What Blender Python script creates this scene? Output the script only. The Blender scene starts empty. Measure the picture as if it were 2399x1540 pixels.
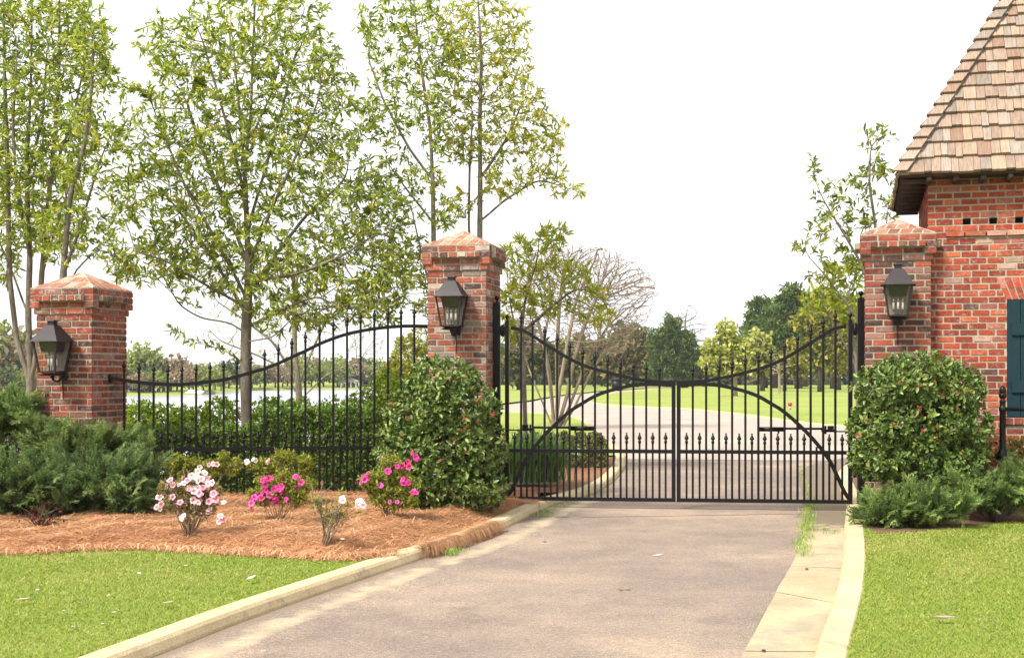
import bpy, math, random
import numpy as np
from mathutils import Vector, Matrix
from mathutils.geometry import tessellate_polygon

random.seed(11)
rng = np.random.default_rng(11)
SC = bpy.context.scene
COL = SC.collection
R = math.radians

# ------------------------------------------------------------------ camera model (used to measure the place off the photograph)
FPX, CX, CY, EYE = 3000.0, 1199.5, 880.0, 1.45
def P(px, py, Y):
    return np.array([(px - CX) / FPX * Y, Y, EYE - (py - CY) / FPX * Y])
def G(px, py, z=0.0):
    return P(px, py, (EYE - z) * FPX / (py - CY))
def G2(px, py, z=0.0):
    g = G(px, py, z); return (g[0], g[1])

# ------------------------------------------------------------------ object helpers
def tag(o, label=None, cat=None, group=None, kind=None):
    if label: o['label'] = label
    if cat: o['category'] = cat
    if group: o['group'] = group
    if kind: o['kind'] = kind
    return o
def thing(name, label, cat, loc=(0, 0, 0), rotz=0.0, group=None):
    o = bpy.data.objects.new(name, None); COL.objects.link(o)
    o.empty_display_size = 0.2
    o.location = loc; o.rotation_euler = (0, 0, rotz)
    return tag(o, label, cat, group)
def dup(root, loc, rotz, label, group=None):
    r = root.copy(); COL.objects.link(r); r.location = loc; r.rotation_euler = (0, 0, rotz)
    r['label'] = label
    if group: r['group'] = group
    for ch in list(root.children):
        c = ch.copy(); COL.objects.link(c); c.parent = r
        for g in list(ch.children):
            d = g.copy(); COL.objects.link(d); d.parent = c
    return r
def link_mesh(name, me, mat, parent=None):
    o = bpy.data.objects.new(name, me); COL.objects.link(o)
    if mat: me.materials.append(mat)
    if parent: o.parent = parent
    return o
def mesh_np(name, V, Fc, mat, fcol=None, parent=None, smooth=False):
    """V (N,3), Fc (M,k) equal-sided faces, fcol (M,3)."""
    V = np.asarray(V, dtype=np.float32); Fc = np.asarray(Fc, dtype=np.int32)
    M, k = Fc.shape
    me = bpy.data.meshes.new(name)
    me.vertices.add(len(V)); me.vertices.foreach_set('co', V.ravel())
    me.loops.add(M * k); me.loops.foreach_set('vertex_index', Fc.ravel())
    me.polygons.add(M)
    me.polygons.foreach_set('loop_start', np.arange(0, M * k, k, dtype=np.int32))
    if smooth: me.polygons.foreach_set('use_smooth', np.ones(M, dtype=bool))
    if fcol is not None:
        a = me.color_attributes.new('col', 'FLOAT_COLOR', 'CORNER')
        c = np.ones((M, 4), dtype=np.float32); c[:, :3] = fcol
        a.data.foreach_set('color', np.repeat(c, k, axis=0).ravel())
    me.update(calc_edges=True); me.validate()
    return link_mesh(name, me, mat, parent)

class MB:
    def __init__(s): s.v = []; s.f = []; s.c = []; s.s = []
    def add(s, vs, fs, col=(1, 1, 1), smooth=False):
        o = len(s.v); s.v.extend([tuple(map(float, v)) for v in vs])
        for f in fs:
            s.f.append([i + o for i in f]); s.c.append(col); s.s.append(smooth)
    def box(s, lo, hi, col=(1, 1, 1), M=None):
        x0, y0, z0 = lo; x1, y1, z1 = hi
        vs = [(x0, y0, z0), (x1, y0, z0), (x1, y1, z0), (x0, y1, z0), (x0, y0, z1), (x1, y0, z1), (x1, y1, z1), (x0, y1, z1)]
        if M is not None: vs = [tuple(M @ Vector(v)) for v in vs]
        s.add(vs, [(0, 3, 2, 1), (4, 5, 6, 7), (0, 1, 5, 4), (1, 2, 6, 5), (2, 3, 7, 6), (3, 0, 4, 7)], col)
    def frustum(s, a, b, z0, z1, col=(1, 1, 1), cy=0.0):
        """square frustum, half sizes a (x,y) at z0 and b at z1"""
        vs = [(-a[0], cy - a[1], z0), (a[0], cy - a[1], z0), (a[0], cy + a[1], z0), (-a[0], cy + a[1], z0),
              (-b[0], cy - b[1], z1), (b[0], cy - b[1], z1), (b[0], cy + b[1], z1), (-b[0], cy + b[1], z1)]
        s.add(vs, [(0, 3, 2, 1), (4, 5, 6, 7), (0, 1, 5, 4), (1, 2, 6, 5), (2, 3, 7, 6), (3, 0, 4, 7)], col)
    def bar(s, a, b, w, h, col=(1, 1, 1), up=(0, 0, 1)):
        a = Vector(a); b = Vector(b); d = (b - a).normalized(); up = Vector(up)
        r = d.cross(up)
        if r.length < 1e-4: r = d.cross(Vector((0, 1, 0)))
        r.normalize(); u = r.cross(d)
        vs = [p + r * (sx * w / 2) + u * (sz * h / 2) for p in (a, b) for sx, sz in ((-1, -1), (1, -1), (1, 1), (-1, 1))]
        s.add(vs, [(0, 1, 2, 3), (7, 6, 5, 4), (0, 4, 5, 1), (1, 5, 6, 2), (2, 6, 7, 3), (3, 7, 4, 0)], col)
    def tube(s, pts, rad, n=8, col=(1, 1, 1), square=False, smooth=True, ysq=1.0):
        pts = [Vector(p) for p in pts]
        if not hasattr(rad, '__len__'): rad = [rad] * len(pts)
        vs = []; fs = []; ref = None
        for i, p in enumerate(pts):
            d = (pts[min(i + 1, len(pts) - 1)] - pts[max(i - 1, 0)]).normalized()
            if ref is None:
                ref = Vector((0, 1, 0)) if abs(d.y) < .9 else Vector((1, 0, 0))
            r = (ref - d * ref.dot(d)).normalized(); ref = r; u = d.cross(r)
            m = 4 if square else n
            for k in range(m):
                a = 2 * math.pi * (k + (.5 if square else 0)) / m
                q = rad[i] * (1.41421 if square else 1)
                vs.append(p + r * (math.cos(a) * q * ysq) + u * (math.sin(a) * q))
        m = 4 if square else n
        for i in range(len(pts) - 1):
            for k in range(m):
                fs.append((i * m + k, i * m + (k + 1) % m, (i + 1) * m + (k + 1) % m, (i + 1) * m + k))
        fs.append(tuple(range(m))[::-1]); fs.append(tuple((len(pts) - 1) * m + k for k in range(m)))
        s.add(vs, fs, col, smooth and not square)
    def lathe(s, prof, c=(0, 0, 0), n=12, col=(1, 1, 1)):
        vs = []; fs = []
        for r, z in prof:
            for k in range(n):
                a = 2 * math.pi * k / n
                vs.append((c[0] + max(r, 1e-4) * math.cos(a), c[1] + max(r, 1e-4) * math.sin(a), c[2] + z))
        for i in range(len(prof) - 1):
            for k in range(n):
                fs.append((i * n + k, i * n + (k + 1) % n, (i + 1) * n + (k + 1) % n, (i + 1) * n + k))
        fs.append(tuple(range(n))[::-1]); fs.append(tuple((len(prof) - 1) * n + k for k in range(n)))
        s.add(vs, fs, col, True)
    def mesh(s, name):
        me = bpy.data.meshes.new(name); me.from_pydata(s.v, [], s.f)
        tot = [len(f) for f in s.f]
        a = me.color_attributes.new('col', 'FLOAT_COLOR', 'CORNER')
        c = np.ones((len(s.f), 4), dtype=np.float32); c[:, :3] = np.array(s.c)
        a.data.foreach_set('color', np.repeat(c, tot, axis=0).ravel())
        me.polygons.foreach_set('use_smooth', np.array(s.s, dtype=bool))
        me.update(); return me
    def build(s, name, mat, parent=None):
        return link_mesh(name, s.mesh(name), mat, parent)
def part(me_or_mb, name, mat, parent, loc=(0, 0, 0)):
    me = me_or_mb
    o = bpy.data.objects.new(name, me); COL.objects.link(o); o.parent = parent; o.location = loc
    if mat and len(me.materials) == 0: me.materials.append(mat)
    return o

# ------------------------------------------------------------------ materials
def newmat(name):
    m = bpy.data.materials.new(name); m.use_nodes = True
    nt = m.node_tree; nt.nodes.clear()
    out = nt.nodes.new('ShaderNodeOutputMaterial')
    return m, nt, out
def N(nt, typ, **kw):
    n = nt.nodes.new(typ)
    for k, v in kw.items():
        if k in n.inputs.keys(): n.inputs[k].default_value = v
        else: setattr(n, k, v)
    return n
def L(nt, a, ao, b, bi): nt.links.new(a.outputs[ao], b.inputs[bi])
def coords(nt, scale=(1, 1, 1)):
    tc = N(nt, 'ShaderNodeTexCoord'); mp = N(nt, 'ShaderNodeMapping'); mp.inputs['Scale'].default_value = scale
    L(nt, tc, 'Object', mp, 'Vector'); return mp
def noise(nt, vec, scale, detail=4, rough=.6):
    n = N(nt, 'ShaderNodeTexNoise'); n.inputs['Scale'].default_value = scale
    n.inputs['Detail'].default_value = detail; n.inputs['Roughness'].default_value = rough
    L(nt, vec, 'Vector', n, 'Vector'); return n
def ramp(nt, src, stops, so='Fac'):
    r = N(nt, 'ShaderNodeValToRGB'); e = r.color_ramp.elements
    while len(e) > 1: e.remove(e[0])
    for i, (p, c) in enumerate(stops):
        x = e[0] if i == 0 else e.new(p)
        x.position = p; x.color = (*c, 1) if len(c) == 3 else c
    L(nt, src, so, r, 'Fac'); return r
def mix(nt, a, b, fac=None, mode='MIX', f=.5):
    m = N(nt, 'ShaderNodeMix', data_type='RGBA', blend_type=mode)
    m.inputs[0].default_value = f
    if fac is not None: nt.links.new(fac, m.inputs[0])
    for idx, s in ((6, a), (7, b)):
        if isinstance(s, tuple): m.inputs[idx].default_value = (*s, 1)
        else: nt.links.new(s, m.inputs[idx])
    return m
def bump(nt, src, strength, dist, so='Fac'):
    b = N(nt, 'ShaderNodeBump'); b.inputs['Strength'].default_value = strength; b.inputs['Distance'].default_value = dist
    L(nt, src, so, b, 'Height'); return b
def principled(nt, out, col=None, rough=.8, bmp=None, spec=.3, metal=0.0):
    p = N(nt, 'ShaderNodeBsdfPrincipled'); p.inputs['Roughness'].default_value = rough
    p.inputs['Specular IOR Level'].default_value = spec; p.inputs['Metallic'].default_value = metal
    if isinstance(col, tuple): p.inputs['Base Color'].default_value = (*col, 1)
    elif col is not None: nt.links.new(col, p.inputs['Base Color'])
    if bmp is not None: L(nt, bmp, 'Normal', p, 'Normal')
    L(nt, p, 'BSDF', out, 'Surface'); return p
def attr(nt): return N(nt, 'ShaderNodeAttribute', attribute_name='col')

KD = .70
def m_brick(name='brick', white=.5):
    m, nt, out = newmat(name); a = attr(nt); v = coords(nt)
    n1 = noise(nt, v, 60, 5, .7); n2 = noise(nt, v, 7, 5, .65); n3 = noise(nt, v, 15, 7, .78)
    r1 = ramp(nt, n1, [(.25, (.62, .62, .62)), (.75, (1.25, 1.25, 1.25))])
    c1 = mix(nt, a.outputs['Color'], r1.outputs['Color'], mode='MULTIPLY', f=1)
    w = ramp(nt, n3, [(.56 - .05 * white, (0, 0, 0)), (.70, (white * .85,) * 3)])
    c2 = mix(nt, c1.outputs[2], (.46, .39, .33), fac=w.outputs['Color'])
    d = ramp(nt, n2, [(.32, (.55, .53, .52)), (.52, (1, 1, 1))])
    c3 = mix(nt, c2.outputs[2], d.outputs['Color'], mode='MULTIPLY', f=.7)
    principled(nt, out, c3.outputs[2], .9, bump(nt, n1, .5, .004), .2); return m
def m_mottle(name, c0, c1, c2=None, s1=4, s2=90, rough=.9, bs=.4, bd=.004, scale=(1, 1, 1), spec=.25):
    m, nt, out = newmat(name); v = coords(nt, scale)
    n1 = noise(nt, v, s1, 6, .65); n2 = noise(nt, v, s2, 3, .6)
    c0 = tuple(x * KD for x in c0); c1 = tuple(x * KD for x in c1); c2 = tuple(x * KD for x in c2) if c2 else None
    r = ramp(nt, n1, [(.32, c0), (.68, c1)])
    r2 = ramp(nt, n2, [(.3, (.7, .7, .7)), (.7, (1.25, 1.25, 1.25))])
    c = mix(nt, r.outputs['Color'], r2.outputs['Color'], mode='MULTIPLY', f=1)
    o = c.outputs[2]
    if c2 is not None:
        n3 = noise(nt, v, s1 * 2.3, 5, .7)
        k = ramp(nt, n3, [(.58, (0, 0, 0)), (.70, (1, 1, 1))])
        o = mix(nt, o, c2, fac=k.outputs['Color']).outputs[2]
    principled(nt, out, o, rough, bump(nt, n2, bs, bd), spec); return m
def m_leaf(name, transl=.35, gloss=.12, rough=.45, tint=(1.25, 1.25, .7)):
    m, nt, out = newmat(name); a = attr(nt)
    d = N(nt, 'ShaderNodeBsdfDiffuse'); L(nt, a, 'Color', d, 'Color')
    t = N(nt, 'ShaderNodeBsdfTranslucent')
    tc = mix(nt, a.outputs['Color'], tint, mode='MULTIPLY', f=1); nt.links.new(tc.outputs[2], t.inputs['Color'])
    s = N(nt, 'ShaderNodeMixShader'); s.inputs[0].default_value = transl
    L(nt, d, 'BSDF', s, 1); L(nt, t, 'BSDF', s, 2)
    last = s
    if gloss > 0:
        g = N(nt, 'ShaderNodeBsdfGlossy'); g.inputs['Roughness'].default_value = rough; g.inputs['Color'].default_value = (.9, .95, .9, 1)
        fr = N(nt, 'ShaderNodeLayerWeight'); fr.inputs['Blend'].default_value = .25
        ml = N(nt, 'ShaderNodeMath', operation='MULTIPLY_ADD'); ml.inputs[1].default_value = gloss * 2; ml.inputs[2].default_value = gloss * .4
        L(nt, fr, 'Facing', ml, 0)
        s2 = N(nt, 'ShaderNodeMixShader'); L(nt, ml, 'Value', s2, 0); L(nt, s, 'Shader', s2, 1); L(nt, g, 'BSDF', s2, 2); last = s2
    L(nt, last, 'Shader', out, 'Surface'); return m
def m_vcol(name, rough=.7, spec=.3, ns=30, amt=.25, scale=(1, 1, 1), bs=.0, metal=0.):
    m, nt, out = newmat(name); a = attr(nt); v = coords(nt, scale); n = noise(nt, v, ns, 4, .65)
    r = ramp(nt, n, [(.25, (1 - amt,) * 3), (.75, (1 + amt,) * 3)])
    c = mix(nt, a.outputs['Color'], r.outputs['Color'], mode='MULTIPLY', f=1)
    principled(nt, out, c.outputs[2], rough, bump(nt, n, bs, .003) if bs else None, spec, metal); return m
def m_plain(name, col, rough=.5, spec=.4, metal=0., ns=20, amt=.2, bs=0.):
    m, nt, out = newmat(name); v = coords(nt); n = noise(nt, v, ns, 4, .6)
    r = ramp(nt, n, [(.25, tuple(c * (1 - amt) for c in col)), (.75, tuple(c * (1 + amt) for c in col))])
    principled(nt, out, r.outputs['Color'], rough, bump(nt, n, bs, .003) if bs else None, spec, metal); return m
def m_glass(name, tint=(.8, .82, .8), k=.22):
    m, nt, out = newmat(name)
    t = N(nt, 'ShaderNodeBsdfTransparent'); t.inputs['Color'].default_value = (*tint, 1)
    g = N(nt, 'ShaderNodeBsdfGlossy'); g.inputs['Roughness'].default_value = .08; g.inputs['Color'].default_value = (.7, .72, .72, 1)
    s = N(nt, 'ShaderNodeMixShader'); s.inputs[0].default_value = k
    L(nt, t, 'BSDF', s, 1); L(nt, g, 'BSDF', s, 2); L(nt, s, 'Shader', out, 'Surface'); return m

M_BRICK = m_brick('old_brick', .9)
M_BRICK2 = m_brick('red_brick', .6)
M_MORTAR = m_mottle('mortar', (.40, .34, .255), (.56, .475, .36), s1=8, s2=120)
M_IRON = m_plain('black_iron', (.0055, .005, .0055), .45, .22, 0., 40, .3)
M_BRONZE = m_plain('aged_bronze', (.024, .019, .020), .5, .25, .1, 14, .35)
M_GLASS = m_glass('lantern_glass', (.90, .89, .88), .05)
M_WHITE = m_plain('white_enamel', (.8, .79, .74), .5)
M_BARK = m_mottle('grey_bark', (.15, .125, .095), (.30, .26, .20), (.38, .35, .29), s1=5, s2=40, scale=(1, 1, .35), bs=.6, bd=.01)
M_BARKP = m_mottle('pale_smooth_bark', (.26, .20, .14), (.46, .37, .28), (.55, .47, .38), s1=3, s2=40, scale=(1, 1, .25))
M_BARKD = m_mottle('dark_bark', (.07, .055, .04), (.14, .11, .085), s1=4, s2=30, scale=(1, 1, .3))
M_LEAF = m_leaf('tree_leaf', .56, .03)
M_GLOSSY = m_leaf('glossy_leaf', .25, .07, .42)
M_MATTE = m_leaf('matte_foliage', .35, .0, .6)
M_PETAL = m_leaf('petal', .35, .03, .5, (1.1, 1., 1.))
M_BLADE = m_leaf('grass_blade', .35, .04, .5)
M_STRAW = m_leaf('straw', .15, .03, .5, (1, 1, 1))
M_SHINGLE = m_vcol('cedar_shingle', .85, .2, 3.0, .36, (26, 2.5, 2.5), .5)
M_VC = m_vcol('painted', .6, .3, 20, .12)
M_CONC = m_mottle('kerb_concrete', (.60, .475, .275), (.80, .645, .395), (.44, .36, .24), s1=2.2, s2=110, bs=.35)
M_GUT = m_mottle('gutter_concrete', (.46, .37, .215), (.62, .52, .33), (.38, .33, .26), s1=1.6, s2=130, bs=.3)
M_DIRT = m_mottle('silt', (.27, .215, .16), (.37, .30, .22), (.19, .145, .10), s1=6, s2=90, bs=.8, bd=.01)
M_TEAL = m_plain('teal_paint', (.0075, .0265, .0355), .5, .15, 0., 25, .2, .2)
M_SOFFIT = m_plain('dark_timber', (.055, .034, .026), .8, .2, 0., 12, .35)
# ------------------------------------------------------------------ camera, sky, sun
cam = bpy.data.cameras.new('camera'); cam.sensor_width = 36.0; cam.lens = 36.0 * FPX / 2399.0
cam.shift_y = (CY - 770.0) / 2399.0; cam.clip_end = 5000; cam.clip_start = .1
co = bpy.data.objects.new('camera', cam); COL.objects.link(co)
co.location = (0, 0, EYE); co.rotation_euler = (R(90), 0, 0); SC.camera = co

W = bpy.data.worlds.new('World'); SC.world = W; W.use_nodes = True
nt = W.node_tree; nt.nodes.clear()
SUN_DIR = Vector((-.60, -.62, .98)).normalized()      # towards the sun: behind the camera, to the left
sky = N(nt, 'ShaderNodeTexSky', sky_type='NISHITA', sun_disc=False)
sky.sun_elevation = math.asin(SUN_DIR.z); sky.sun_rotation = math.atan2(SUN_DIR.x, SUN_DIR.y)
sky.dust_density = 3.0; sky.air_density = 1.0
hs = N(nt, 'ShaderNodeHueSaturation'); hs.inputs['Saturation'].default_value = .25
L(nt, sky, 'Color', hs, 'Color')
mx = mix(nt, hs.outputs['Color'], (9.6, 9.7, 9.9), f=.72)      # thin bright overcast over the clear sky
bg = N(nt, 'ShaderNodeBackground'); bg.inputs['Strength'].default_value = .074
nt.links.new(mx.outputs[2], bg.inputs['Color'])
wo = N(nt, 'ShaderNodeOutputWorld'); L(nt, bg, 'Background', wo, 'Surface')
sd = bpy.data.lights.new('sun', 'SUN'); sd.energy = 3.1; sd.angle = R(14); sd.color = (1.0, .945, .855)
so = bpy.data.objects.new('sun', sd); COL.objects.link(so); so.location = (0, 0, 30)
so.rotation_euler = SUN_DIR.to_track_quat('Z', 'Y').to_euler()
SC.view_settings.view_transform = 'Standard'; SC.view_settings.look = 'None'
SC.view_settings.gamma = 1.0; SC.view_settings.exposure = 1.25; SC.view_settings.use_curve_mapping = False
SC.cycles.use_denoising = True
SC.cycles.max_bounces = 6; SC.cycles.transparent_max_bounces = 12

# ------------------------------------------------------------------ ground
def poly_sheet(name, pts, z, mat, label=None):
    tris = tessellate_polygon([[Vector((x, y, 0)) for x, y in pts]])
    V = [(x, y, z) for x, y in pts]
    Fc = []
    for t in tris:
        a, b, c = [Vector(V[i]) for i in t]
        Fc.append(t if (b - a).cross(c - a).z > 0 else (t[0], t[2], t[1]))
    o = mesh_np(name, V, Fc, mat); tag(o, kind='structure'); return o
def catmull(pts, n=8):
    pts = [np.array(p, float) for p in pts]; out = []
    for i in range(len(pts) - 1):
        p0 = pts[max(i - 1, 0)]; p1 = pts[i]; p2 = pts[i + 1]; p3 = pts[min(i + 2, len(pts) - 1)]
        for k in range(n):
            t = k / n
            out.append(.5 * ((2 * p1) + (-p0 + p2) * t + (2 * p0 - 5 * p1 + 4 * p2 - p3) * t * t + (-p0 + 3 * p1 - 3 * p2 + p3) * t ** 3))
    out.append(pts[-1]); return np.array(out)
def offset(path, d):
    path = np.asarray(path); t = np.gradient(path, axis=0); t /= np.linalg.norm(t, axis=1)[:, None] + 1e-9
    return path + np.stack([-t[:, 1], t[:, 0]], 1) * d       # d > 0: to the left of travel
def sweep(mb, path, prof, seg=None, gap=.008, col=(1, 1, 1)):
    """prof: list of (offset to the left, z); split into pieces of length seg with narrow joints"""
    path = np.asarray(path); s = np.r_[0, np.cumsum(np.linalg.norm(np.diff(path, axis=0), axis=1))]
    cuts = [0, s[-1]] if not seg else list(np.arange(0, s[-1], seg)) + [s[-1]]
    for a, b in zip(cuts[:-1], cuts[1:]):
        if b - a < .05: continue
        b2 = b - (gap if b < s[-1] else 0)
        ss = np.r_[a, s[(s > a) & (s < b2)], b2]
        pp = np.stack([np.interp(ss, s, path[:, 0]), np.interp(ss, s, path[:, 1])], 1)
        rows = [offset(pp, o) if len(pp) > 2 else offset(np.vstack([pp[0], pp.mean(0), pp[1]]), o)[[0, 2]] for o, _ in prof]
        vs = []; fs = []
        n = len(pp); m = len(prof)
        for i in range(n):
            for j in range(m): vs.append((rows[j][i][0], rows[j][i][1], prof[j][1]))
        for i in range(n - 1):
            for j in range(m - 1): fs.append((i * m + j, (i + 1) * m + j, (i + 1) * m + j + 1, i * m + j + 1))
        fs.append(tuple(range(m))); fs.append(tuple((n - 1) * m + j for j in range(m))[::-1])
        mb.add(vs, fs, col)

# left kerb line (foot of the kerb face) and right gutter lines, measured off the photograph
KL = catmull([(-2.9, 3.2), (-2.3, 5.0), (-1.855, 6.59), (-1.51, 7.8), (-.767, 9.98), (-.40, 10.98), (-.09, 12.08), (.19, 13.26), (.52, 14.5), (1.0, 15.8), (1.47, 18.05), (1.98, 22.3), (2.10, 27.5), (2.25, 35.0), (2.3, 41.0), (1.9, 45.0), (.9, 48.2), (-.6, 50.0), (-2.6, 51)], 8)
GE = catmull([(-.1, 2.0), (.69, 5.0), (1.169, 6.59), (1.80, 8.72), (2.23, 10.07), (2.62, 11.45), (2.98, 12.9), (3.32, 14.4), (3.75, 16.6), (4.4, 19.5), (5.6, 22.2), (7.6, 24.0), (12, 25.2), (24, 26)], 8)
GK = catmull([(.25, 2.0), (1.09, 5.0), (1.556, 6.59), (2.09, 8.29), (2.60, 10.07), (3.10, 11.95), (3.44, 13.2), (3.78, 14.5), (4.2, 16.4), (4.85, 19.0), (5.9, 21.4), (7.8, 23.1), (12, 24.3), (24, 25.1)], 8)
# far kerb beyond the gate: from the far left branch round to the right
FKL = catmull([(60, 28), (25, 30.5), (12.5, 34), (9.3, 36.2), (8.65, 39.5), (8.45, 44.5), (8.1, 50), (7.2, 55.5), (5.2, 60), (4.2, 67), (4.6, 78), (6.5, 95), (11, 118), (19, 148)], 8)

xl = -150.0
M_GRASSG = m_mottle('lawn_soil', (.22, .30, .038), (.30, .35, .056), (.38, .33, .13), s1=1.3, s2=60, bs=.6, bd=.02)
M_GRASSF = m_mottle('far_lawn', (.25, .325, .045), (.38, .425, .085), (.44, .41, .15), s1=.16, s2=7, bs=.5, bd=.04)
M_ASPH = None
def asphalt_colour(nt, v):
    n1 = noise(nt, v, .42, 5, .6); n2 = noise(nt, v, 95, 3, .7); n3 = noise(nt, v, 2.6, 8, .75); n4 = noise(nt, v, 75, 2, .6); n5 = noise(nt, v, 30, 4, .75); n6 = noise(nt, v, 1.1, 6, .7)
    a = ramp(nt, n1, [(.36, (.182, .147, .125)), (.52, (.238, .188, .150)), (.66, (.325, .252, .186))])
    b = ramp(nt, n2, [(.30, (.50, .50, .53)), (.50, (1, 1, 1)), (.70, (1.6, 1.54, 1.45))])
    c = ramp(nt, n3, [(.3, (.78, .78, .80)), (.7, (1.16, 1.14, 1.11))])
    g = ramp(nt, n5, [(.3, (.70, .70, .71)), (.7, (1.26, 1.25, 1.22))])
    d = ramp(nt, n4, [(.66, (0, 0, 0)), (.72, (.85, .85, .85))])
    st = ramp(nt, n6, [(.26, (.70, .69, .70)), (.40, (1, 1, 1))])
    vor = N(nt, 'ShaderNodeTexVoronoi', feature='DISTANCE_TO_EDGE'); vor.inputs['Scale'].default_value = .42
    wv = mix(nt, v.outputs[0], n3.outputs['Color'], mode='ADD', f=.35); nt.links.new(wv.outputs[2], vor.inputs['Vector'])
    ck = ramp(nt, vor, [(.0, (.62, .60, .58)), (.006, (1, 1, 1))], 'Distance')
    o = mix(nt, a.outputs['Color'], b.outputs['Color'], mode='MULTIPLY', f=1)
    for x in (c, g, st, ck): o = mix(nt, o.outputs[2], x.outputs['Color'], mode='MULTIPLY', f=1 if x is not ck else .18)
    o = mix(nt, o.outputs[2], (.56, .49, .42), fac=d.outputs['Color'])
    return o, n2
def m_asphalt():
    m, nt, out = newmat('worn_asphalt'); v = coords(nt); o, n2 = asphalt_colour(nt, v)
    principled(nt, out, o.outputs[2], .88, bump(nt, n2, .7, .004), .25); return m
def m_gutter_left():
    m, nt, out = newmat('worn_gutter'); v = coords(nt); o, n2 = asphalt_colour(nt, v)
    at = attr(nt); sp = N(nt, 'ShaderNodeSeparateColor'); L(nt, at, 'Color', sp, 'Color')
    na = noise(nt, v, 3.0, 7, .75); nb = noise(nt, v, 90, 3, .6); nc = noise(nt, v, 1.6, 6, .7)
    con = ramp(nt, nc, [(.35, (.29, .235, .165)), (.65, (.43, .355, .24))]); sp2 = ramp(nt, nb, [(.3, (.72, .72, .72)), (.7, (1.22, 1.2, 1.18))])
    con = mix(nt, con.outputs['Color'], sp2.outputs['Color'], mode='MULTIPLY', f=1)
    dirt = mix(nt, (.20, .155, .115), sp2.outputs['Color'], mode='MULTIPLY', f=1)
    def thr(sock, lo, hi):
        mm = N(nt, 'ShaderNodeMath', operation='MULTIPLY_ADD'); L(nt, na, 'Fac', mm, 0); mm.inputs[1].default_value = 1.1; mm.inputs[2].default_value = -.55
        ad = N(nt, 'ShaderNodeMath', operation='ADD'); L(nt, mm, 'Value', ad, 0); nt.links.new(sock, ad.inputs[1])
        return ramp(nt, ad, [(lo, (0, 0, 0)), (hi, (1, 1, 1))], 'Value')
    x = mix(nt, o.outputs[2], con.outputs[2], fac=thr(sp.outputs['Red'], .38, .62).outputs['Color'])
    x = mix(nt, x.outputs[2], dirt.outputs[2], fac=thr(sp.outputs['Green'], .42, .66).outputs['Color'])
    principled(nt, out, x.outputs[2], .9, bump(nt, nb, .5, .004), .2); return m
M_ASPH = m_asphalt()

# wide base terrain: flat, falling to the lake basin on the left behind the hedge
xs = np.unique(np.r_[np.linspace(-420, -60, 30), np.linspace(-60, 60, 61), np.linspace(60, 420, 25)])
ys = np.unique(np.r_[np.linspace(-15, 80, 64), np.linspace(80, 320, 50), np.linspace(320, 700, 16)])
XX, YY = np.meshgrid(xs, ys)
def sstep(x): x = np.clip(x, 0, 1); return x * x * (3 - 2 * x)
def shore_far(x, y):            # far shore distance as a function of bearing
    b = x / np.maximum(y, 1); return np.interp(b, [-.45, -.303, -.237, -.22, -.16, -.09], [150, 160, 163, 205, 232, 240])
def terr(x, y):
    d1 = (-.085 * y - .6) - x          # >0: on the lake side of the near shore line
    d2 = shore_far(x, y) - y
    k = sstep(d1 / 6.0) * sstep((y - 19) / 6.0) * sstep(d2 / 10.0)
    z = -.03 - 1.9 * k
    far = sstep((y - shore_far(x, y)) / 40) * sstep((-.07 * y - x) / 6.)
    return z - .55 * sstep(d1 / 6.0) * sstep((y - 120) / 30) * (1 - far * .6)
ZZ = terr(XX, YY)
nx, ny = len(xs), len(ys)
idx = np.arange(nx * ny).reshape(ny, nx)
Fq = np.stack([idx[:-1, :-1], idx[:-1, 1:], idx[1:, 1:], idx[1:, :-1]], -1).reshape(-1, 4)
tag(mesh_np('ground', np.stack([XX, YY, ZZ], -1).reshape(-1, 3), Fq, M_GRASSF, smooth=True), kind='structure')
m, nt, out = newmat('lake_water'); v = coords(nt, (1, .35, 1)); n = noise(nt, v, 1.2, 4, .6)
principled(nt, out, (.42, .44, .46), .22, bump(nt, n, .5, .12), .6); M_WATER = m
tag(mesh_np('lake', [(-420, 18, -.95), (40, 18, -.95), (40, 300, -.95), (-420, 300, -.95)], [(0, 1, 2, 3)], M_WATER), kind='structure')

# the drive and the road it meets behind the gate: one asphalt sheet
road = [tuple(p) for p in GK] + [(60, 26.0)] + [tuple(p) for p in FKL] + [(17, 150), (9, 121), (4.5, 98), (2.0, 80), (1.1, 72), (-.4, 64), (-2.6, 59)] + [tuple(p) for p in KL[::-1]]
poly_sheet('road', road, 0.0, M_ASPH)
# the road the drive runs into: a paler sheet laid over the asphalt
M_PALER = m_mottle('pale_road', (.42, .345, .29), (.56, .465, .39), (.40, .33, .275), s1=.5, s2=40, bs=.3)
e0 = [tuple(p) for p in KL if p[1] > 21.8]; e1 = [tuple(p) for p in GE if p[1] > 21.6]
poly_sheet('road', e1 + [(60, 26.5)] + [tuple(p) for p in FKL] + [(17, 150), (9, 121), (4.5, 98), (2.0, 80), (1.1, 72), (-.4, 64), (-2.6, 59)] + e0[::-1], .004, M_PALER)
# right gutter pan
def ribbon(name, A, B, z, mat):
    n = min(len(A), len(B)); ta = np.linspace(0, 1, 90)
    A = np.asarray(A); B = np.asarray(B)
    ia = np.linspace(0, len(A) - 1, 90); ib = np.linspace(0, len(B) - 1, 90)
    a = np.stack([np.interp(ia, range(len(A)), A[:, 0]), np.interp(ia, range(len(A)), A[:, 1])], 1)
    b = np.stack([np.interp(ib, range(len(B)), B[:, 0]), np.interp(ib, range(len(B)), B[:, 1])], 1)
    return a, b
a_, b_ = ribbon('', GE, GK, 0, None)
jag = np.cumsum(rng.normal(0, .006, 90)); jag -= np.linspace(0, jag[-1], 90)
a_[:, 0] += jag * .6
gm = MB()
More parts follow.
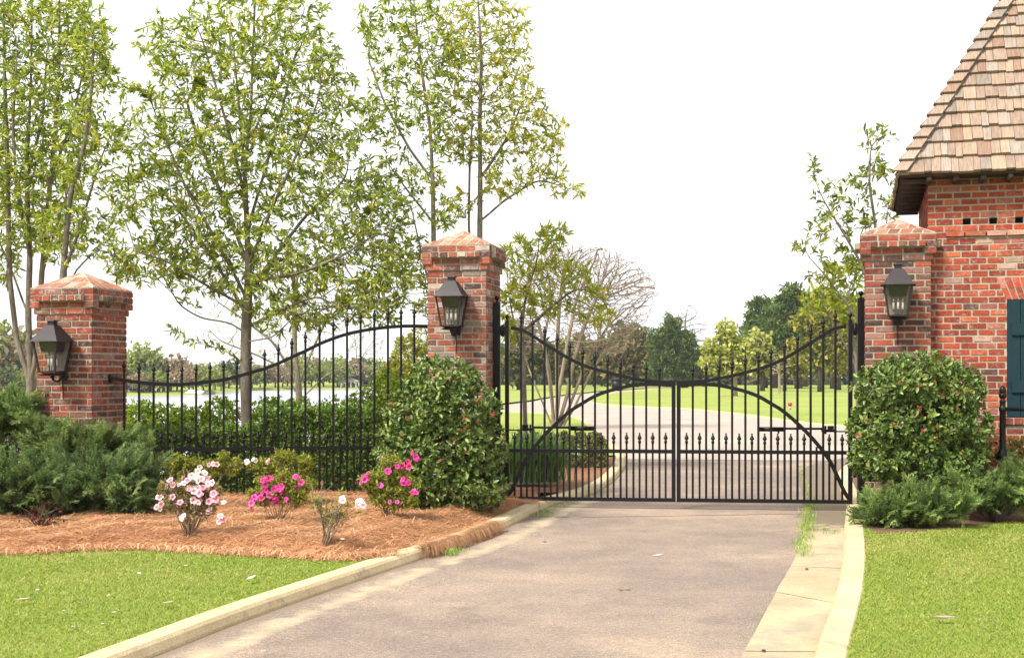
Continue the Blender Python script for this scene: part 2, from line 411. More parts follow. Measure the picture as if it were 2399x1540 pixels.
# concrete pans about 1.5 m long with joints between them
sl = np.r_[0, np.cumsum(np.linalg.norm(np.diff(b_, axis=0), axis=1))]
cuts = np.arange(.35, sl[-1], 1.52)
for c0, c1 in zip(cuts[:-1], cuts[1:]):
    ss = np.linspace(c0, c1 - .012, 7)
    A2 = np.stack([np.interp(ss, sl, a_[:, 0]), np.interp(ss, sl, a_[:, 1])], 1)
    B2 = np.stack([np.interp(ss, sl, b_[:, 0]), np.interp(ss, sl, b_[:, 1])], 1)
    vs = [(x, y, .0042) for x, y in A2] + [(x, y, .006) for x, y in B2]
    gm.add(vs, [(i, 7 + i, 7 + i + 1, i + 1) for i in range(6)])
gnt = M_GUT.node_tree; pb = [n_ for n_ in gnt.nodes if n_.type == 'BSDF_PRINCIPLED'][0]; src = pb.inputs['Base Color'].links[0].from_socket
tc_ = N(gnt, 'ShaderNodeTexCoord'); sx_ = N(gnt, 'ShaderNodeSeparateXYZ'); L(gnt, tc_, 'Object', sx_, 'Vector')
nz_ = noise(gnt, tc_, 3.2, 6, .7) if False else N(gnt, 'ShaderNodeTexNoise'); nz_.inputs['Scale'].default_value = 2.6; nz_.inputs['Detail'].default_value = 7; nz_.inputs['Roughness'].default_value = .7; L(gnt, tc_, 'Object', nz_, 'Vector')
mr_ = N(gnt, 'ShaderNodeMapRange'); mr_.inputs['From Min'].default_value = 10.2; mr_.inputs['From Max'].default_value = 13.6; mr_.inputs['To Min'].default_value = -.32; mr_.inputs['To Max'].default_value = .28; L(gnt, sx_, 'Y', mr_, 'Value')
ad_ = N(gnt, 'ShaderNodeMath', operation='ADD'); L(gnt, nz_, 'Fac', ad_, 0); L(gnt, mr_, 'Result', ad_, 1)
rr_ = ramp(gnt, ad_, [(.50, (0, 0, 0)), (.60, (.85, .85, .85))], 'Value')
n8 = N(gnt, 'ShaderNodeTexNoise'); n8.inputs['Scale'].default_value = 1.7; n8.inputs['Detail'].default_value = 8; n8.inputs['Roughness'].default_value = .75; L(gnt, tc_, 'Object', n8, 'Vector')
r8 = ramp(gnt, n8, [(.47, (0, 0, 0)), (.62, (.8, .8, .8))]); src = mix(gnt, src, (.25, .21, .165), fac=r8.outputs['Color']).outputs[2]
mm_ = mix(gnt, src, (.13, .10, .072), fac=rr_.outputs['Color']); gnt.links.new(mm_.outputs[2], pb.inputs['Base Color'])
gs_ = gm.build('gutter', M_GUT); tag(gs_, kind='structure')
for f in gs_.data.polygons: pass
# left gutter pan: a narrower ragged strip, part buried in silt
t = np.linspace(0, 1, 120)
KLs = KL[:74]; ii = np.linspace(0, len(KLs) - 1, 120)
K1 = np.stack([np.interp(ii, range(len(KLs)), KLs[:, 0]), np.interp(ii, range(len(KLs)), KLs[:, 1])], 1)
def strip(name, A, B, z, mat, kind='structure'):
    n = len(A); V = np.r_[np.c_[A, np.full(n, z)], np.c_[B, np.full(n, z)]]
    Fc = [(i, n + i, n + i + 1, i + 1) for i in range(n - 1)]
    return tag(mesh_np(name, V, Fc, mat), kind=kind)
rows = [(.0, (.1, .95, 0)), (.07, (.3, .55, 0)), (.17, (.48, .22, 0)), (.26, (.62, .0, 0)), (.33, (.50, 0, 0)), (.42, (.12, 0, 0)), (.56, (0, 0, 0))]
V = []; Wt = []
for o_, w_ in rows:
    q = offset(K1, -o_); V += [(x, y, .003 if o_ < .5 else .0007) for x, y in q]; Wt += [w_] * len(q)
nk = len(K1); Fc = [(r_ * nk + i, (r_ + 1) * nk + i, (r_ + 1) * nk + i + 1, r_ * nk + i + 1) for r_ in range(len(rows) - 1) for i in range(nk - 1)]
gl = mesh_np('gutter', V, Fc, m_gutter_left()); tag(gl, kind='structure')
at_ = gl.data.color_attributes.new('col', 'FLOAT_COLOR', 'POINT'); at_.data.foreach_set('color', np.c_[np.array(Wt, np.float32), np.ones(len(Wt), np.float32)].astype(np.float32).ravel())
# dark control joint across the drive just before the gate
jc0 = G(1300, 1212); jc1 = G(1893, 1203)
tag(mesh_np('road_joint', [(jc0[0], jc0[1], .003), (jc1[0], jc1[1], .003), (jc1[0], jc1[1] + .03, .003), (jc0[0], jc0[1] + .03, .003)], [(0, 1, 2, 3)], m_plain('tar', (.20, .165, .145), .8)), kind='structure')

# kerbs
KH = .078
kp = [(0., -.02), (.0, .02), (.018, KH - .018), (.035, KH), (.165, KH), (.175, KH - .01), (.175, -.02)]
mb = MB(); sweep(mb, KL, kp, 3.05); tag(mb.build('kerb', M_CONC), kind='structure')
mb = MB(); sweep(mb, GK, [(-o, z) for o, z in kp][::-1], 3.05); tag(mb.build('kerb', M_CONC), kind='structure')
mb = MB(); sweep(mb, FKL, [(-o, z * .9) for o, z in kp][::-1], 6); tag(mb.build('kerb', M_CONC), kind='structure')
KLb = offset(KL, .172); GKb = offset(GK, -.172); FKb = offset(FKL, -.16)

# lawns (the turf level with the kerb tops)
BEDF = catmull([(-9., 10.8), (-5.2, 10.45), (G2(0, 1297, .075)), (G2(200, 1289, .075)), (G2(340, 1287, .075)), (G2(560, 1299, .075)), (G2(780, 1311, .075)), (G2(880, 1306, .075)), (G2(945, 1298, .075))], 6)
LZ = .070
kl_front = [tuple(p) for p in KLb if p[1] < BEDF[-1, 1] - .02]
lawn_l = [(-9., 2.5), tuple(KLb[0])] + kl_front[1:] + [tuple(p) for p in BEDF[::-1]]
poly_sheet('lawn', lawn_l, LZ, M_GRASSG)
gk_front = [tuple(p) for p in GKb if p[1] < 12.6]
RB = [tuple(GKb[np.argmin(abs(GKb[:, 1] - 11.6))]), G2(2060, 1248, .075), G2(2180, 1240, .075), G2(2300, 1228, .075), G2(2398, 1216, .075), (6.5, 12.3), (10, 12.5)]
lawn_r = [tuple(p) for p in GKb if p[1] < RB[0][1]] + RB + [(10., 2.0)]
poly_sheet('lawn', lawn_r, LZ, M_GRASSG)
# lawn island with the crape myrtle, left of the road behind the gate
isl = [tuple(p) for p in KLb if p[1] > 22.0] + [(-3.6, 50), (-3.2, 36), (-2.2, 22.2)]
poly_sheet('lawn', isl, LZ, M_GRASSF)
fl = [tuple(p) for p in FKb] + [(60, 200), (120, 200), (120, 30), (60, 27.7)]
poly_sheet('lawn', fl, LZ - .01, M_GRASSF)
poly_sheet('lawn', [(-2.8, 59.5), (-.6, 64.5), (.9, 72.5), (1.9, 81), (4.3, 98.5), (8.6, 121.5), (16, 150), (14, 190), (-6, 190), (-5, 120), (-4, 80)], .06, M_GRASSF)

# pine-straw bed on the left (a real mound) and bark beds
M_STRAWG = m_mottle('straw_bed', (.46, .20, .09), (.64, .32, .15), (.28, .115, .06), s1=5, s2=70, bs=1., bd=.02)
M_BARKM = m_mottle('bark_mulch', (.16, .085, .05), (.34, .19, .12), (.42, .30, .2), s1=14, s2=60, bs=1., bd=.03)
M_REDM = m_mottle('red_mulch', (.30, .13, .065), (.46, .23, .12), (.5, .36, .2), s1=9, s2=60, bs=1., bd=.03)
def bed_front(x): return np.interp(x, BEDF[:, 0], BEDF[:, 1])
def kerb_back_y(x):
    s = KLb[:60]; return np.interp(x, s[:, 0], s[:, 1])
def bed_z(x, y):
    e = np.minimum(y - np.where(x < BEDF[-1, 0], bed_front(np.minimum(x, BEDF[-1, 0])), 0), (y - kerb_back_y(x)) * .33)
    e = np.where(x < BEDF[-1, 0], np.minimum(e, 9), (y - kerb_back_y(x)) * .33)
    amp = .25 + .75 * sstep((-.05 - x) / .5)
    return .074 + amp * .095 * sstep(e / .45) + .018 * np.sin(x * 5.1 + y * 2.3) * sstep(e / .6) + .012 * np.sin(x * 11 - y * 7) * sstep(e / .6)
bx = np.linspace(-7.5, .30, 150); bt = np.linspace(0, 1, 46) ** 1.3
V = []
for x in bx:
    y0 = max(bed_front(x) if x < BEDF[-1, 0] else -1, kerb_back_y(x)) - .02
    for t_ in bt:
        y = y0 + (15.2 - y0) * t_; V.append((x, y, float(bed_z(x, y)) + (rng.normal(0, .006) if t_ > 0 else -.03)))
idx = np.arange(len(V)).reshape(len(bx), len(bt))
Fq = np.stack([idx[:-1, :-1], idx[1:, :-1], idx[1:, 1:], idx[:-1, 1:]], -1).reshape(-1, 4)
tag(mesh_np('straw_bed', V, Fq, M_STRAWG, smooth=True), kind='structure')
poly_sheet('mulch_bed', [(-9, 15.1), (.60, 15.1)] + [tuple(p) for p in KLb if 15.0 < p[1] < 22.2] + [(-3, 22.3), (-9, 19)], .076, M_REDM)
poly_sheet('mulch_bed', RB + [(10, 22)] + [tuple(p) for p in GKb[::-1] if RB[0][1] < p[1] < 24.2 and p[0] < 9.9], .0755, M_BARKM)
# ------------------------------------------------------------------ brickwork
CH = .0677
PAL_OLD = [((.36, .10, .065), 3.4), ((.43, .115, .065), 2.6), ((.27, .09, .065), 3), ((.16, .075, .065), 2.6), ((.11, .065, .06), 1.4), ((.39, .22, .185), 2.8), ((.31, .215, .19), 2.2), ((.54, .43, .37), 1.8), ((.27, .14, .10), 2)]
PAL_RED = [((.37, .066, .036), 5), ((.44, .078, .038), 4.6), ((.30, .058, .036), 3), ((.22, .055, .042), 1.5), ((.40, .14, .11), 2), ((.13, .065, .06), .5), ((.49, .125, .06), 2), ((.48, .30, .24), .4)]
PAL_DIM = [((.31, .070, .045), 4), ((.37, .085, .052), 3.4), ((.23, .065, .048), 3), ((.155, .06, .05), 2.2), ((.10, .055, .05), 1), ((.33, .16, .13), 2), ((.26, .12, .085), 2)]
def pick(pal):
    w = np.array([p[1] for p in pal]); c = pal[rng.choice(len(pal), p=w / w.sum())][0]
    k = rng.uniform(.82, 1.18) * .76; return tuple(min(.9, x * k * rng.uniform(.95, 1.05)) for x in c)
def brick_face(mb, O, u, n, width, z0, nc, pal, proud=.007, ext=0., length=.185, gap=.0155, skip=None, depth=.02, ch=CH, header=False, phase=0):
    O = np.array(O, float); u = np.array(u, float); n = np.array(n, float)
    for i in range(nc):
        zb = z0 + i * ch + gap * .5; zt = zb + ch - gap
        pitch = (.098 if header else length + gap) * 1.0
        x = -ext - rng.uniform(.0, .02) - ((i + phase) % 2) * pitch * .5
        while x < width + ext:
            p_ = pitch * rng.uniform(.94, 1.06)
            a = max(x + gap / 2, -ext); b = min(x + p_ - gap / 2, width + ext)
            x += p_
            if b - a < .02: continue
            if skip:
                segs = skip(a, b, zb, zt)
            else: segs = [(a, b)]
            c = pick(pal); pr = proud + rng.uniform(-.0015, .002)
            for a2, b2 in segs:
                if b2 - a2 < .015: continue
                e = [rng.uniform(-.0022, .0022) for _ in range(4)]
                vs = []
                for d in (-depth, pr):
                    q = 0 if d < 0 else .0015
                    for (s_, z_) in ((a2 + q, zb + q + e[0]), (b2 - q, zb + q + e[1]), (b2 - q, zt - q + e[2]), (a2 + q, zt - q + e[3])):
                        p = O + u * s_ + n * d; vs.append((p[0], p[1], z_))
                f = [(4, 5, 6, 7), (0, 1, 5, 4), (1, 2, 6, 5), (2, 3, 7, 6), (3, 0, 4, 7)]
                mb.add(vs, f, c)
def brick_ring(mb, h, z0, nc, pal, proud=.007, header=False, length=.19):
    """all four sides of a square block of half-size h"""
    for k, (O, u, n) in enumerate((((-h, -h), (1, 0), (0, -1)), ((h, -h), (0, 1), (1, 0)), ((h, h), (-1, 0), (0, 1)), ((-h, h), (0, -1), (-1, 0)))):
        brick_face(mb, O, u, n, 2 * h, z0, nc, pal, proud, proud if k % 2 == 0 else 0., header=header, phase=k // 1 % 2, length=length)

def pillar(name, label, loc, rotz, z_top, pal, mat, z_base=-.02):
    """z_top: height of the upper edge of the cornice"""
    h = .325
    t = thing(name, label, 'gate pillar', (loc[0], loc[1], 0), rotz, 'brick entrance pillars')
    zs = z_top - 4 * CH
    nc = int(math.ceil((zs - z_base) / CH)); zb = zs - nc * CH
    sh = MB(); brick_ring(sh, h, zb, nc, pal)
    s_ = sh.build('shaft', mat, t)
    mo = MB(); mo.box((-h, -h, zb), (h, h, zs)); mo.build('mortar', M_MORTAR, s_)
    cn = MB()
    brick_ring(cn, h + .020, zs, 1, pal)
    brick_ring(cn, h + .020, zs + CH, 2, pal)
    brick_ring(cn, h + .048, zs + 3 * CH, 1, pal)
    # corner blocks, and a projecting band of headers between them on each side
    hb = h + .048; w = 2 * hb - .20
    for sx in (-1, 1):
        for sy in (-1, 1):
            for r_ in (1, 2):
                col = pick(pal); e_ = .006
                x0, x1 = sorted((sx * (hb + e_), sx * (hb - .098))); y0, y1 = sorted((sy * (hb + e_), sy * (hb - .098)))
                cn.box((x0, y0, zs + r_ * CH + .006), (x1, y1, zs + (r_ + 1) * CH - .006), col)
    for O, u, n in (((-w / 2, -hb), (1, 0), (0, -1)), ((hb, -w / 2), (0, 1), (1, 0)), ((w / 2, hb), (-1, 0), (0, 1)), ((-hb, w / 2), (0, -1), (-1, 0))):
        brick_face(cn, O, u, n, w, zs + 2 * CH, 1, pal, .055, 0, header=True, depth=0.002)
    c_ = cn.build('cornice', mat, t)
    mo = MB(); e = .002
    mo.box((-h - .02, -h - .02, zs + e), (h + .02, h + .02, zs + CH)); mo.box((-h - .019, -h - .019, zs + CH + e), (h + .019, h + .019, zs + 3 * CH)); mo.box((-hb, -hb, zs + 3 * CH + e), (hb, hb, z_top))
    for sx in (-1, 1):
        for sy in (-1, 1):
            x0, x1 = sorted((sx * hb, sx * (hb - .102))); y0, y1 = sorted((sy * hb, sy * (hb - .102))); mo.box((x0, y0, zs + CH + .001), (x1, y1, zs + 3 * CH + .001))
    for O, u, n in (((-w / 2, -hb), (1, 0), (0, -1)), ((hb, -w / 2), (0, 1), (1, 0)), ((w / 2, hb), (-1, 0), (0, 1)), ((-hb, w / 2), (0, -1), (-1, 0))):
        a = np.array(O) - np.array(n) * .027; b = np.array(O) + np.array(u) * w + np.array(n) * .048
        lo = np.minimum(a, b); hi = np.maximum(a, b)
        mo.box((lo[0], lo[1], zs + 2 * CH + .004), (hi[0], hi[1], zs + 3 * CH - .004))
    mo.build('mortar', M_MORTAR, c_)
    # pyramid cap of bricks laid on edge
    cp = MB(); rise = .19; hc = hb + .004; pal2 = [((.50, .25, .17), 3), ((.44, .17, .105), 3), ((.55, .33, .24), 2), ((.34, .15, .10), 1.5), ((.58, .22, .12), .8)]
    for k in range(4):
        A = Matrix.Rotation(k * math.pi / 2, 3, 'Z')
        for r_ in range(3):
            t0 = r_ / 3 + .022; t1 = (r_ + 1) / 3 - .022
            x = -hc - rng.uniform(0, .1)
            while x < hc:
                w_ = rng.uniform(.095, .125)
                a, b = x + .009, x + w_ - .009; x += w_
                sh_ = .10
                q = []
                for (xx, tt) in ((a, t0), (b, t0), (b + sh_ * (t1 - t0), t1), (a + sh_ * (t1 - t0), t1)):
                    lim = hc * (1 - tt) - .004
                    q.append((max(-lim, min(lim, xx)), tt))
                if q[1][0] - q[0][0] < .012: continue
                col = pick(pal2); vs = []
                for d in (0.004, 0.010):
                    for xx, tt in q:
                        p = A @ Vector((xx, -hc * (1 - tt), 0)); nn = A @ Vector((0, -rise, hc)).normalized()
                        p = p + nn * d; vs.append((p.x, p.y, z_top + rise * tt + nn.z * 0 + 0.0 if False else z_top + rise * tt + (hc / math.hypot(hc, rise)) * d))
                cp.add(vs, [(4, 5, 6, 7), (0, 1, 5, 4), (1, 2, 6, 5), (2, 3, 7, 6), (3, 0, 4, 7)], col)
    k_ = cp.build('cap', mat, t)
    mo = MB(); mo.frustum((hc, hc), (hc, hc), z_top + .001, z_top + .006); mo.frustum((hc, hc), (.008, .008), z_top + .0065, z_top + rise + .006)
    m_ = mo.build('mortar', M_MORTAR_L, k_)
    return t
M_MORTAR_L = m_mottle('pale_mortar', (.50, .42, .32), (.66, .57, .45), s1=8, s2=100)

TH_L, TH_C, TH_R = R(-15), R(-13), R(-15.5)
def corner_to_centre(c, th, right=True):
    u = np.array([math.cos(th), math.sin(th)]); v = np.array([-math.sin(th), math.cos(th)])
    c = np.array(c); return c + (-u if right else u) * .325 + v * .325, u, v
cL, uL, vL = corner_to_centre((-4.386, 13.36), TH_L)
cC, uC, vC = corner_to_centre((-.284, 13.85), TH_C)
cR, uR, vR = corner_to_centre((3.696, 13.40), TH_R, False)
pillar('brick_pillar', 'shorter brick pillar at the outer end of the iron fence', cL, TH_L, 2.366, PAL_DIM, M_BRICK)
pillar('brick_pillar', 'weathered brick pillar between the iron fence and the left gate leaf', cC, TH_C, 2.864, PAL_OLD, M_BRICK)
pillar('brick_pillar', 'brick pillar built against the guard house wall', cR, TH_R, 2.917, PAL_DIM, M_BRICK2)

# ------------------------------------------------------------------ wall lanterns
def make_lantern():
    t = thing('wall_lantern', '', 'lantern', group='bronze wall lanterns on the pillars')
    m = MB()                                            # z = 0 at the lantern's underside, wall at y = +.20
    m.frustum((.172, .172), (.166, .166), .352, .362)   # drip edge
    m.frustum((.150, .150), (.125, .125), .362, .405); m.frustum((.125, .125), (.088, .088), .405, .465); m.frustum((.088, .088), (.052, .052), .465, .522)
    m.build('hood', M_BRONZE, t)
    m = MB(); m.frustum((.036, .036), (.036, .036), .521, .563); m.frustum((.050, .050), (.046, .046), .5635, .572); m.build('chimney_cap', M_BRONZE, t)
    m = MB()
    a, b = .092, .136
    for sx in (-1, 1):
        for sy in (-1, 1):
            m.bar((sx * a, sy * a, .045), (sx * b, sy * b, .352), .017, .017, up=(0, 1, 0))
    m.frustum((a + .012, a + .012), (a + .014, a + .014), .030, .048)
    m.build('frame', M_BRONZE, t)
    m = MB(); m.frustum((.075, .075), (.10, .10), .0, .014); m.frustum((.06, .06), (.085, .085), .0145, .029); m.build('base', M_BRONZE, t)
    m = MB()
    for k in range(4):
        A = Matrix.Rotation(k * math.pi / 2, 3, 'Z')
        q = [A @ Vector(p) for p in ((-a + .006, -a + .002, .049), (a - .006, -a + .002, .049), (b - .006, -b + .002, .351), (-b + .006, -b + .002, .351))]
        m.add(q, [(0, 1, 2, 3)])
    m.build('glass', M_GLASS, t)
    m = MB(); m.add([(-a + .012, a - .012, .052), (a - .012, a - .012, .052), (b - .014, b - .012, .345), (-b + .014, b - .012, .345)], [(0, 1, 2, 3)]); m.build('back_plate', M_BPLATE, t)
    m = MB(); m.frustum((.078, .078), (.095, .095), .245, .350); m.build('inner_shade', M_BRONZE, t)
    for dx, dy in ((-.045, .0), (0, -.012), (.045, .0)):
        m = MB(); m.lathe([(.011, 0), (.011, .072), (.009, .074)], (dx, dy, .105), 8); c = m.build('candle', M_WHITE, t)
        m = MB(); m.lathe([(.006, .0), (.010, .012), (.009, .03), (.003, .05), (.0, .056)], (dx, dy, .1795), 8); m.build('bulb', m_glassb, c)
    m = MB(); m.tube([(0, -.01, .048), (-.03, -.01, .06), (-.045, 0, .104)], .004, 6); m.tube([(0, -.01, .048), (.03, -.01, .06), (.045, 0, .104)], .004, 6); m.tube([(0, -.012, .05), (0, -.012, .104)], .004, 6); m.build('candle_arm', M_BRONZE, t)
    m = MB(); m.tube([(0, .0, .001), (0, .02, -.045), (0, .09, -.06), (0, .165, -.02), (0, .195, .03)], .011, 8)
    br = m.build('bracket', M_BRONZE, t)
    m = MB(); m.box((-.045, .188, -.05), (.045, .199, .11)); m.build('wall_plate', M_BRONZE, br)
    m = MB(); m.tube([(0, .06, .46), (0, .199, .46)], .012, 8); m.build('upper_strut', M_BRONZE, t)
    m = MB(); m.lathe([(.020, 0), (.024, -.012), (.010, -.03), (.008, -.045)][::-1], (0, 0, 0), 10); m.build('drop_finial', M_BRONZE, t)
    m = MB(); m.tube([(0, .17, -.05), (0, .185, -.12), (.0, .192, -.25)], [.007, .006, .004], 6); m.build('gas_line', M_BRONZE, t)
    return t
M_BPLATE = m_plain('tarnished_reflector', (.25, .205, .195), .8, .0, .0)
m_glassb = m_glass('bulb_glass', (.95, .95, .93), .3)
lan = make_lantern()
def lpos(c, u, v, z): p = c - v * (.325 + .007 + .20); return (p[0], p[1], z)
lan.location = lpos(cC, uC, vC, 1.944); lan.rotation_euler = (0, 0, TH_C); lan['label'] = 'bronze lantern on the pillar between fence and gate'
dup(lan, lpos(cL, uL, vL, 1.452), TH_L, 'bronze lantern on the shorter brick pillar above the dark junipers')
dup(lan, lpos(cR, uR, vR, 2.025), TH_R, 'bronze lantern on the pillar beside the guard house')

# ------------------------------------------------------------------ gate
TG = -math.atan2(.44, 3.903)
GA = np.array([-.165, 14.16]); gdir = np.array([math.cos(TG), math.sin(TG)])
GLEN = float(np.linalg.norm([3.903, .44]))
def gs(px):
    k = (px - CX) / FPX; return (k * GA[1] - GA[0]) / (gdir[0] - k * gdir[1])
def gz(px, py):
    Y = GA[1] + gdir[1] * gs(px); return EYE - (py - CY) / FPX * Y
SPEAR = [(.013, 0), (.013, .028), (.009, .034), (.009, .038), (.020, .054), (.019, .060), (.006, .098), (.005, .102), (.0085, .107), (.0085, .112), (.003, .117), (0, .118)]
SPEAR = [(r * 1.22, z) for r, z in SPEAR]
sp = MB(); sp.lathe(SPEAR, (0, 0, 0), 8); ME_SPEAR = sp.mesh('finial'); ME_SPEAR.materials.append(M_IRON)
def finial(par, x, z): return part(ME_SPEAR, 'finial', None, par, (x, 0, z))
BALL = [(.014, 0), (.014, .01), (.008, .02), (.012, .03), (.022, .045), (.024, .056), (.020, .068), (.01, .077), (0, .08)]
top_px = [(1192, 767), (1221, 772), (1248, 786), (1277, 805), (1306, 823), (1335, 840), (1364.5, 854), (1394, 864), (1423, 872), (1454, 879.5), (1484, 886), (1514, 891), (1545, 894), (1582, 895)]
arch_px = [(1189, 1161), (1196, 1152), (1205, 1135), (1215, 1112), (1236, 1069), (1265, 1031), (1294, 1000), (1335, 963), (1364.5, 944), (1394, 927), (1423, 916), (1454, 908), (1484, 902), (1514, 899.5), (1545, 900), (1576, 902)]
long_px = [1221, 1248, 1276, 1305.5, 1334.6, 1365, 1394, 1423.6, 1454, 1484, 1514, 1545]
short_px = [1205.7, 1234.4, 1262.7, 1290.5, 1320.5, 1350, 1379.5, 1408.6, 1437.7, 1468, 1498.4, 1529.2, 1559.5]
ST0, ST1 = gs(1188), gs(1578)
zB, zM = gz(1385, 1168), gz(1385, 1055.5)
top_c = [(gs(x), gz(x, y)) for x, y in top_px]; arch_c = [(gs(x), gz(x, y)) for x, y in arch_px]
zHinge = top_c[0][1] + .065
def topz(s): return float(np.interp(s, [p[0] for p in top_c], [p[1] for p in top_c]))
def gate_leaf(label, mirror):
    # origin at the gate post; local x runs along the gate, mirrored for the right leaf
    sg = -1 if mirror else 1
    o = GA + gdir * (GLEN if mirror else 0)
    t = thing('gate_leaf', label, 'gate', (o[0], o[1], 0), TG, 'black iron driveway gate leaves')
    X = lambda s: sg * s
    m = MB(); m.tube([(X(ST0), 0, zB - .021), (X(ST0), 0, zHinge)], .0215, square=True); st = m.build('hinge_stile', M_IRON, t)
    m = MB(); m.lathe(BALL, (X(ST0), 0, zHinge + .0005), 10); m.build('ball_cap', M_IRON, st)
    m = MB(); m.tube([(X(ST1), 0, zB - .021), (X(ST1), 0, topz(ST1) - .018)], .0215, square=True); m.build('meeting_stile', M_IRON, t)
    cur = catmull(top_c, 4); m = MB(); m.tube([(X(s), 0, z) for s, z in cur if s > ST0 + .02], .018, square=True); m.build('top_rail', M_IRON, t)
    cur = catmull(arch_c, 4); m = MB(); m.tube([(X(s), -.0, z) for s, z in cur], .0195, square=True, ysq=1.12); m.build('arch', M_IRON, t)
    m = MB(); m.box((min(X(ST0 + .022), X(ST1 - .022)), -.020, zM - .020), (max(X(ST0 + .022), X(ST1 - .022)), .020, zM + .020)); m.build('middle_rail', M_IRON, t)
    m = MB(); m.box((min(X(ST0 + .022), X(ST1 - .022)), -.0205, zB - .020), (max(X(ST0 + .022), X(ST1 - .022)), .0205, zB + .020)); m.build('bottom_rail', M_IRON, t)
    for px in long_px:
        s = gs(px); zt = topz(s) + .075
        m = MB(); m.tube([(X(s), 0, zB), (X(s), 0, zt)], .0118, square=True); p = m.build('picket', M_IRON, t)
        finial(p, X(s), zt + .0005)
    for i, px in enumerate(short_px):
        s = gs(px); zt = gz(px, 1013) - .115
        if abs(px - 1262.7) < 1: zt -= .02
        m = MB(); m.tube([(X(s), 0, zB), (X(s), 0, zt)], .0108, square=True); p = m.build('short_picket', M_IRON, t)
        if abs(px - 1262.7) > 1: finial(p, X(s), zt + .0005)
    return t
gate_leaf('left leaf of the closed black iron gate, hung on the pillar by the fence', False)
gate_leaf('right leaf of the closed black iron gate, hung beside the guard house', True)
def gate_post(label, mirror, zt):
    o = GA + gdir * (GLEN if mirror else 0); sg = -1 if mirror else 1
    t = thing('gate_post', label, 'gate post', (o[0], o[1], 0), TG, 'black steel gate posts')
    m = MB(); m.tube([(0, 0, -.02), (0, 0, zt)], .036, square=True); m.build('post', M_IRON, t)
    m = MB(); m.box((-.037, -.037, zt + .0005), (.037, .037, zt + .012)); m.lathe([(r * 1.25, z * 1.0 + .012) for r, z in BALL], (0, 0, zt), 12); m.build('ball_cap', M_IRON, t)
    for z in (1.90, .38):
        m = MB(); x0, x1 = sg * .0365, sg * (ST0 - .022)
        m.box((min(x0, x1), -.02, z), (max(x0, x1), .02, z + .10)); m.lathe([(.019, 0), (.019, .13)], ((x0 + x1) / 2, -.006, z - .015), 10); m.build('hinge', M_IRON, t)
gate_post('black steel post with ball cap against the weathered pillar', False, 2.245)
gate_post('black steel post with ball cap against the guard house pillar', True, 2.270)
# swing-gate operators: an arm on each leaf
def opener(label, mirror):
    sg = -1 if mirror else 1; o = GA + gdir * (GLEN if mirror else 0)
    t = thing('gate_opener', label, 'gate opener', (o[0], o[1], 0), TG, 'linear gate opener arms')
    X = lambda px: sg * gs(px); z = gz(1300, 1003); y = .075
    def bx(m, p0, p1, y0, y1, z0, z1):
        a, b = X(p0), X(p1); m.box((min(a, b), y0, z0), (max(a, b), y1, z1))
    m = MB(); m.tube([(X(1249), y, z + .008), (X(1336), y, z + .008)], .0125, 8); m.build('piston_rod', M_IRON, t)
    m = MB(); m.tube([(X(1335), y, z), (X(1395), y, z)], .026, 10); m.tube([(X(1330), y, z + .006), (X(1342), y, z + .006)], .018, 8); bx(m, 1345, 1349, y - .012, y + .012, z - .045, z - .02); m.build('cylinder', M_IRON, t)
    m = MB(); bx(m, 1186, 1250, y - .02, y + .02, z - .028, z - .014); bx(m, 1223, 1236, y - .03, y + .03, z + .0005, z + .04); bx(m, 1239, 1243, y - .02, y + .02, z - .05, z + .04); bx(m, 1221, 1250, y - .028, y + .028, z - .0135, z + .0); m.build('mounting_bracket', M_IRON, t)
    m = MB(); a, b = X(1388), X(1396); m.box((min(a, b), .01, z - .02), (max(a, b), y - .022, z + .02)); m.build('leaf_bracket', M_IRON, t)
opener('opener arm fixed across the back of the left gate leaf', False)
opener('opener arm fixed across the back of the right gate leaf', True)

# ------------------------------------------------------------------ iron fence between the pillars
FA = np.array([-4.302 + .006, 13.674]); FB = np.array([-.844 - .006, 14.313])
FL = float(np.linalg.norm(FB - FA)); TF = math.atan2(FB[1] - FA[1], FB[0] - FA[0]); fdir = (FB - FA) / FL
def fs(px):
    k = (px - CX) / FPX; return (k * FA[1] - FA[0]) / (fdir[0] - k * fdir[1])
def fz(px, py): return EYE - (py - CY) / FPX * (FA[1] + fdir[1] * fs(px))
ftop_px = [(258, 885), (291, 890), (326, 895), (360, 898), (393, 900), (426, 899.5), (459.5, 897), (492, 893), (524, 889), (555, 881.6), (587.5, 872), (620, 863), (652, 850.6), (683.5, 836), (715.5, 821.5), (748.8, 805), (780.8, 792.4), (813, 782), (844.8, 775), (877, 769.5), (908.8, 766), (939.6, 763.7), (970.4, 763.3), (1002, 764)]
ft = [(fs(x), fz(x, y)) for x, y in ftop_px]
t = thing('iron_fence', 'black iron fence panel with a sweeping top rail between two brick pillars', 'fence', (FA[0], FA[1], 0), TF)
cur = catmull(ft, 4); m = MB(); m.tube([(s, 0, z) for s, z in cur if s < FL], .0185, square=True); tr = m.build('top_rail', M_IRON, t)
m = MB(); m.lathe([(.045, 0), (.045, .012), (.03, .014)], (0, 0, 0), 12); o = part(m.mesh('wall_plate'), 'wall_plate', M_IRON, tr, (.002, 0, ft[0][1])); o.rotation_euler = (0, R(90), 0)
zFB = fz(600, 1050.5)
m = MB(); m.box((.01, -.020, zFB - .020), (FL - .005, .020, zFB + .020)); m.build('bottom_rail', M_IRON, t)
fpx = [p[0] for p in ftop_px[1:-1]]
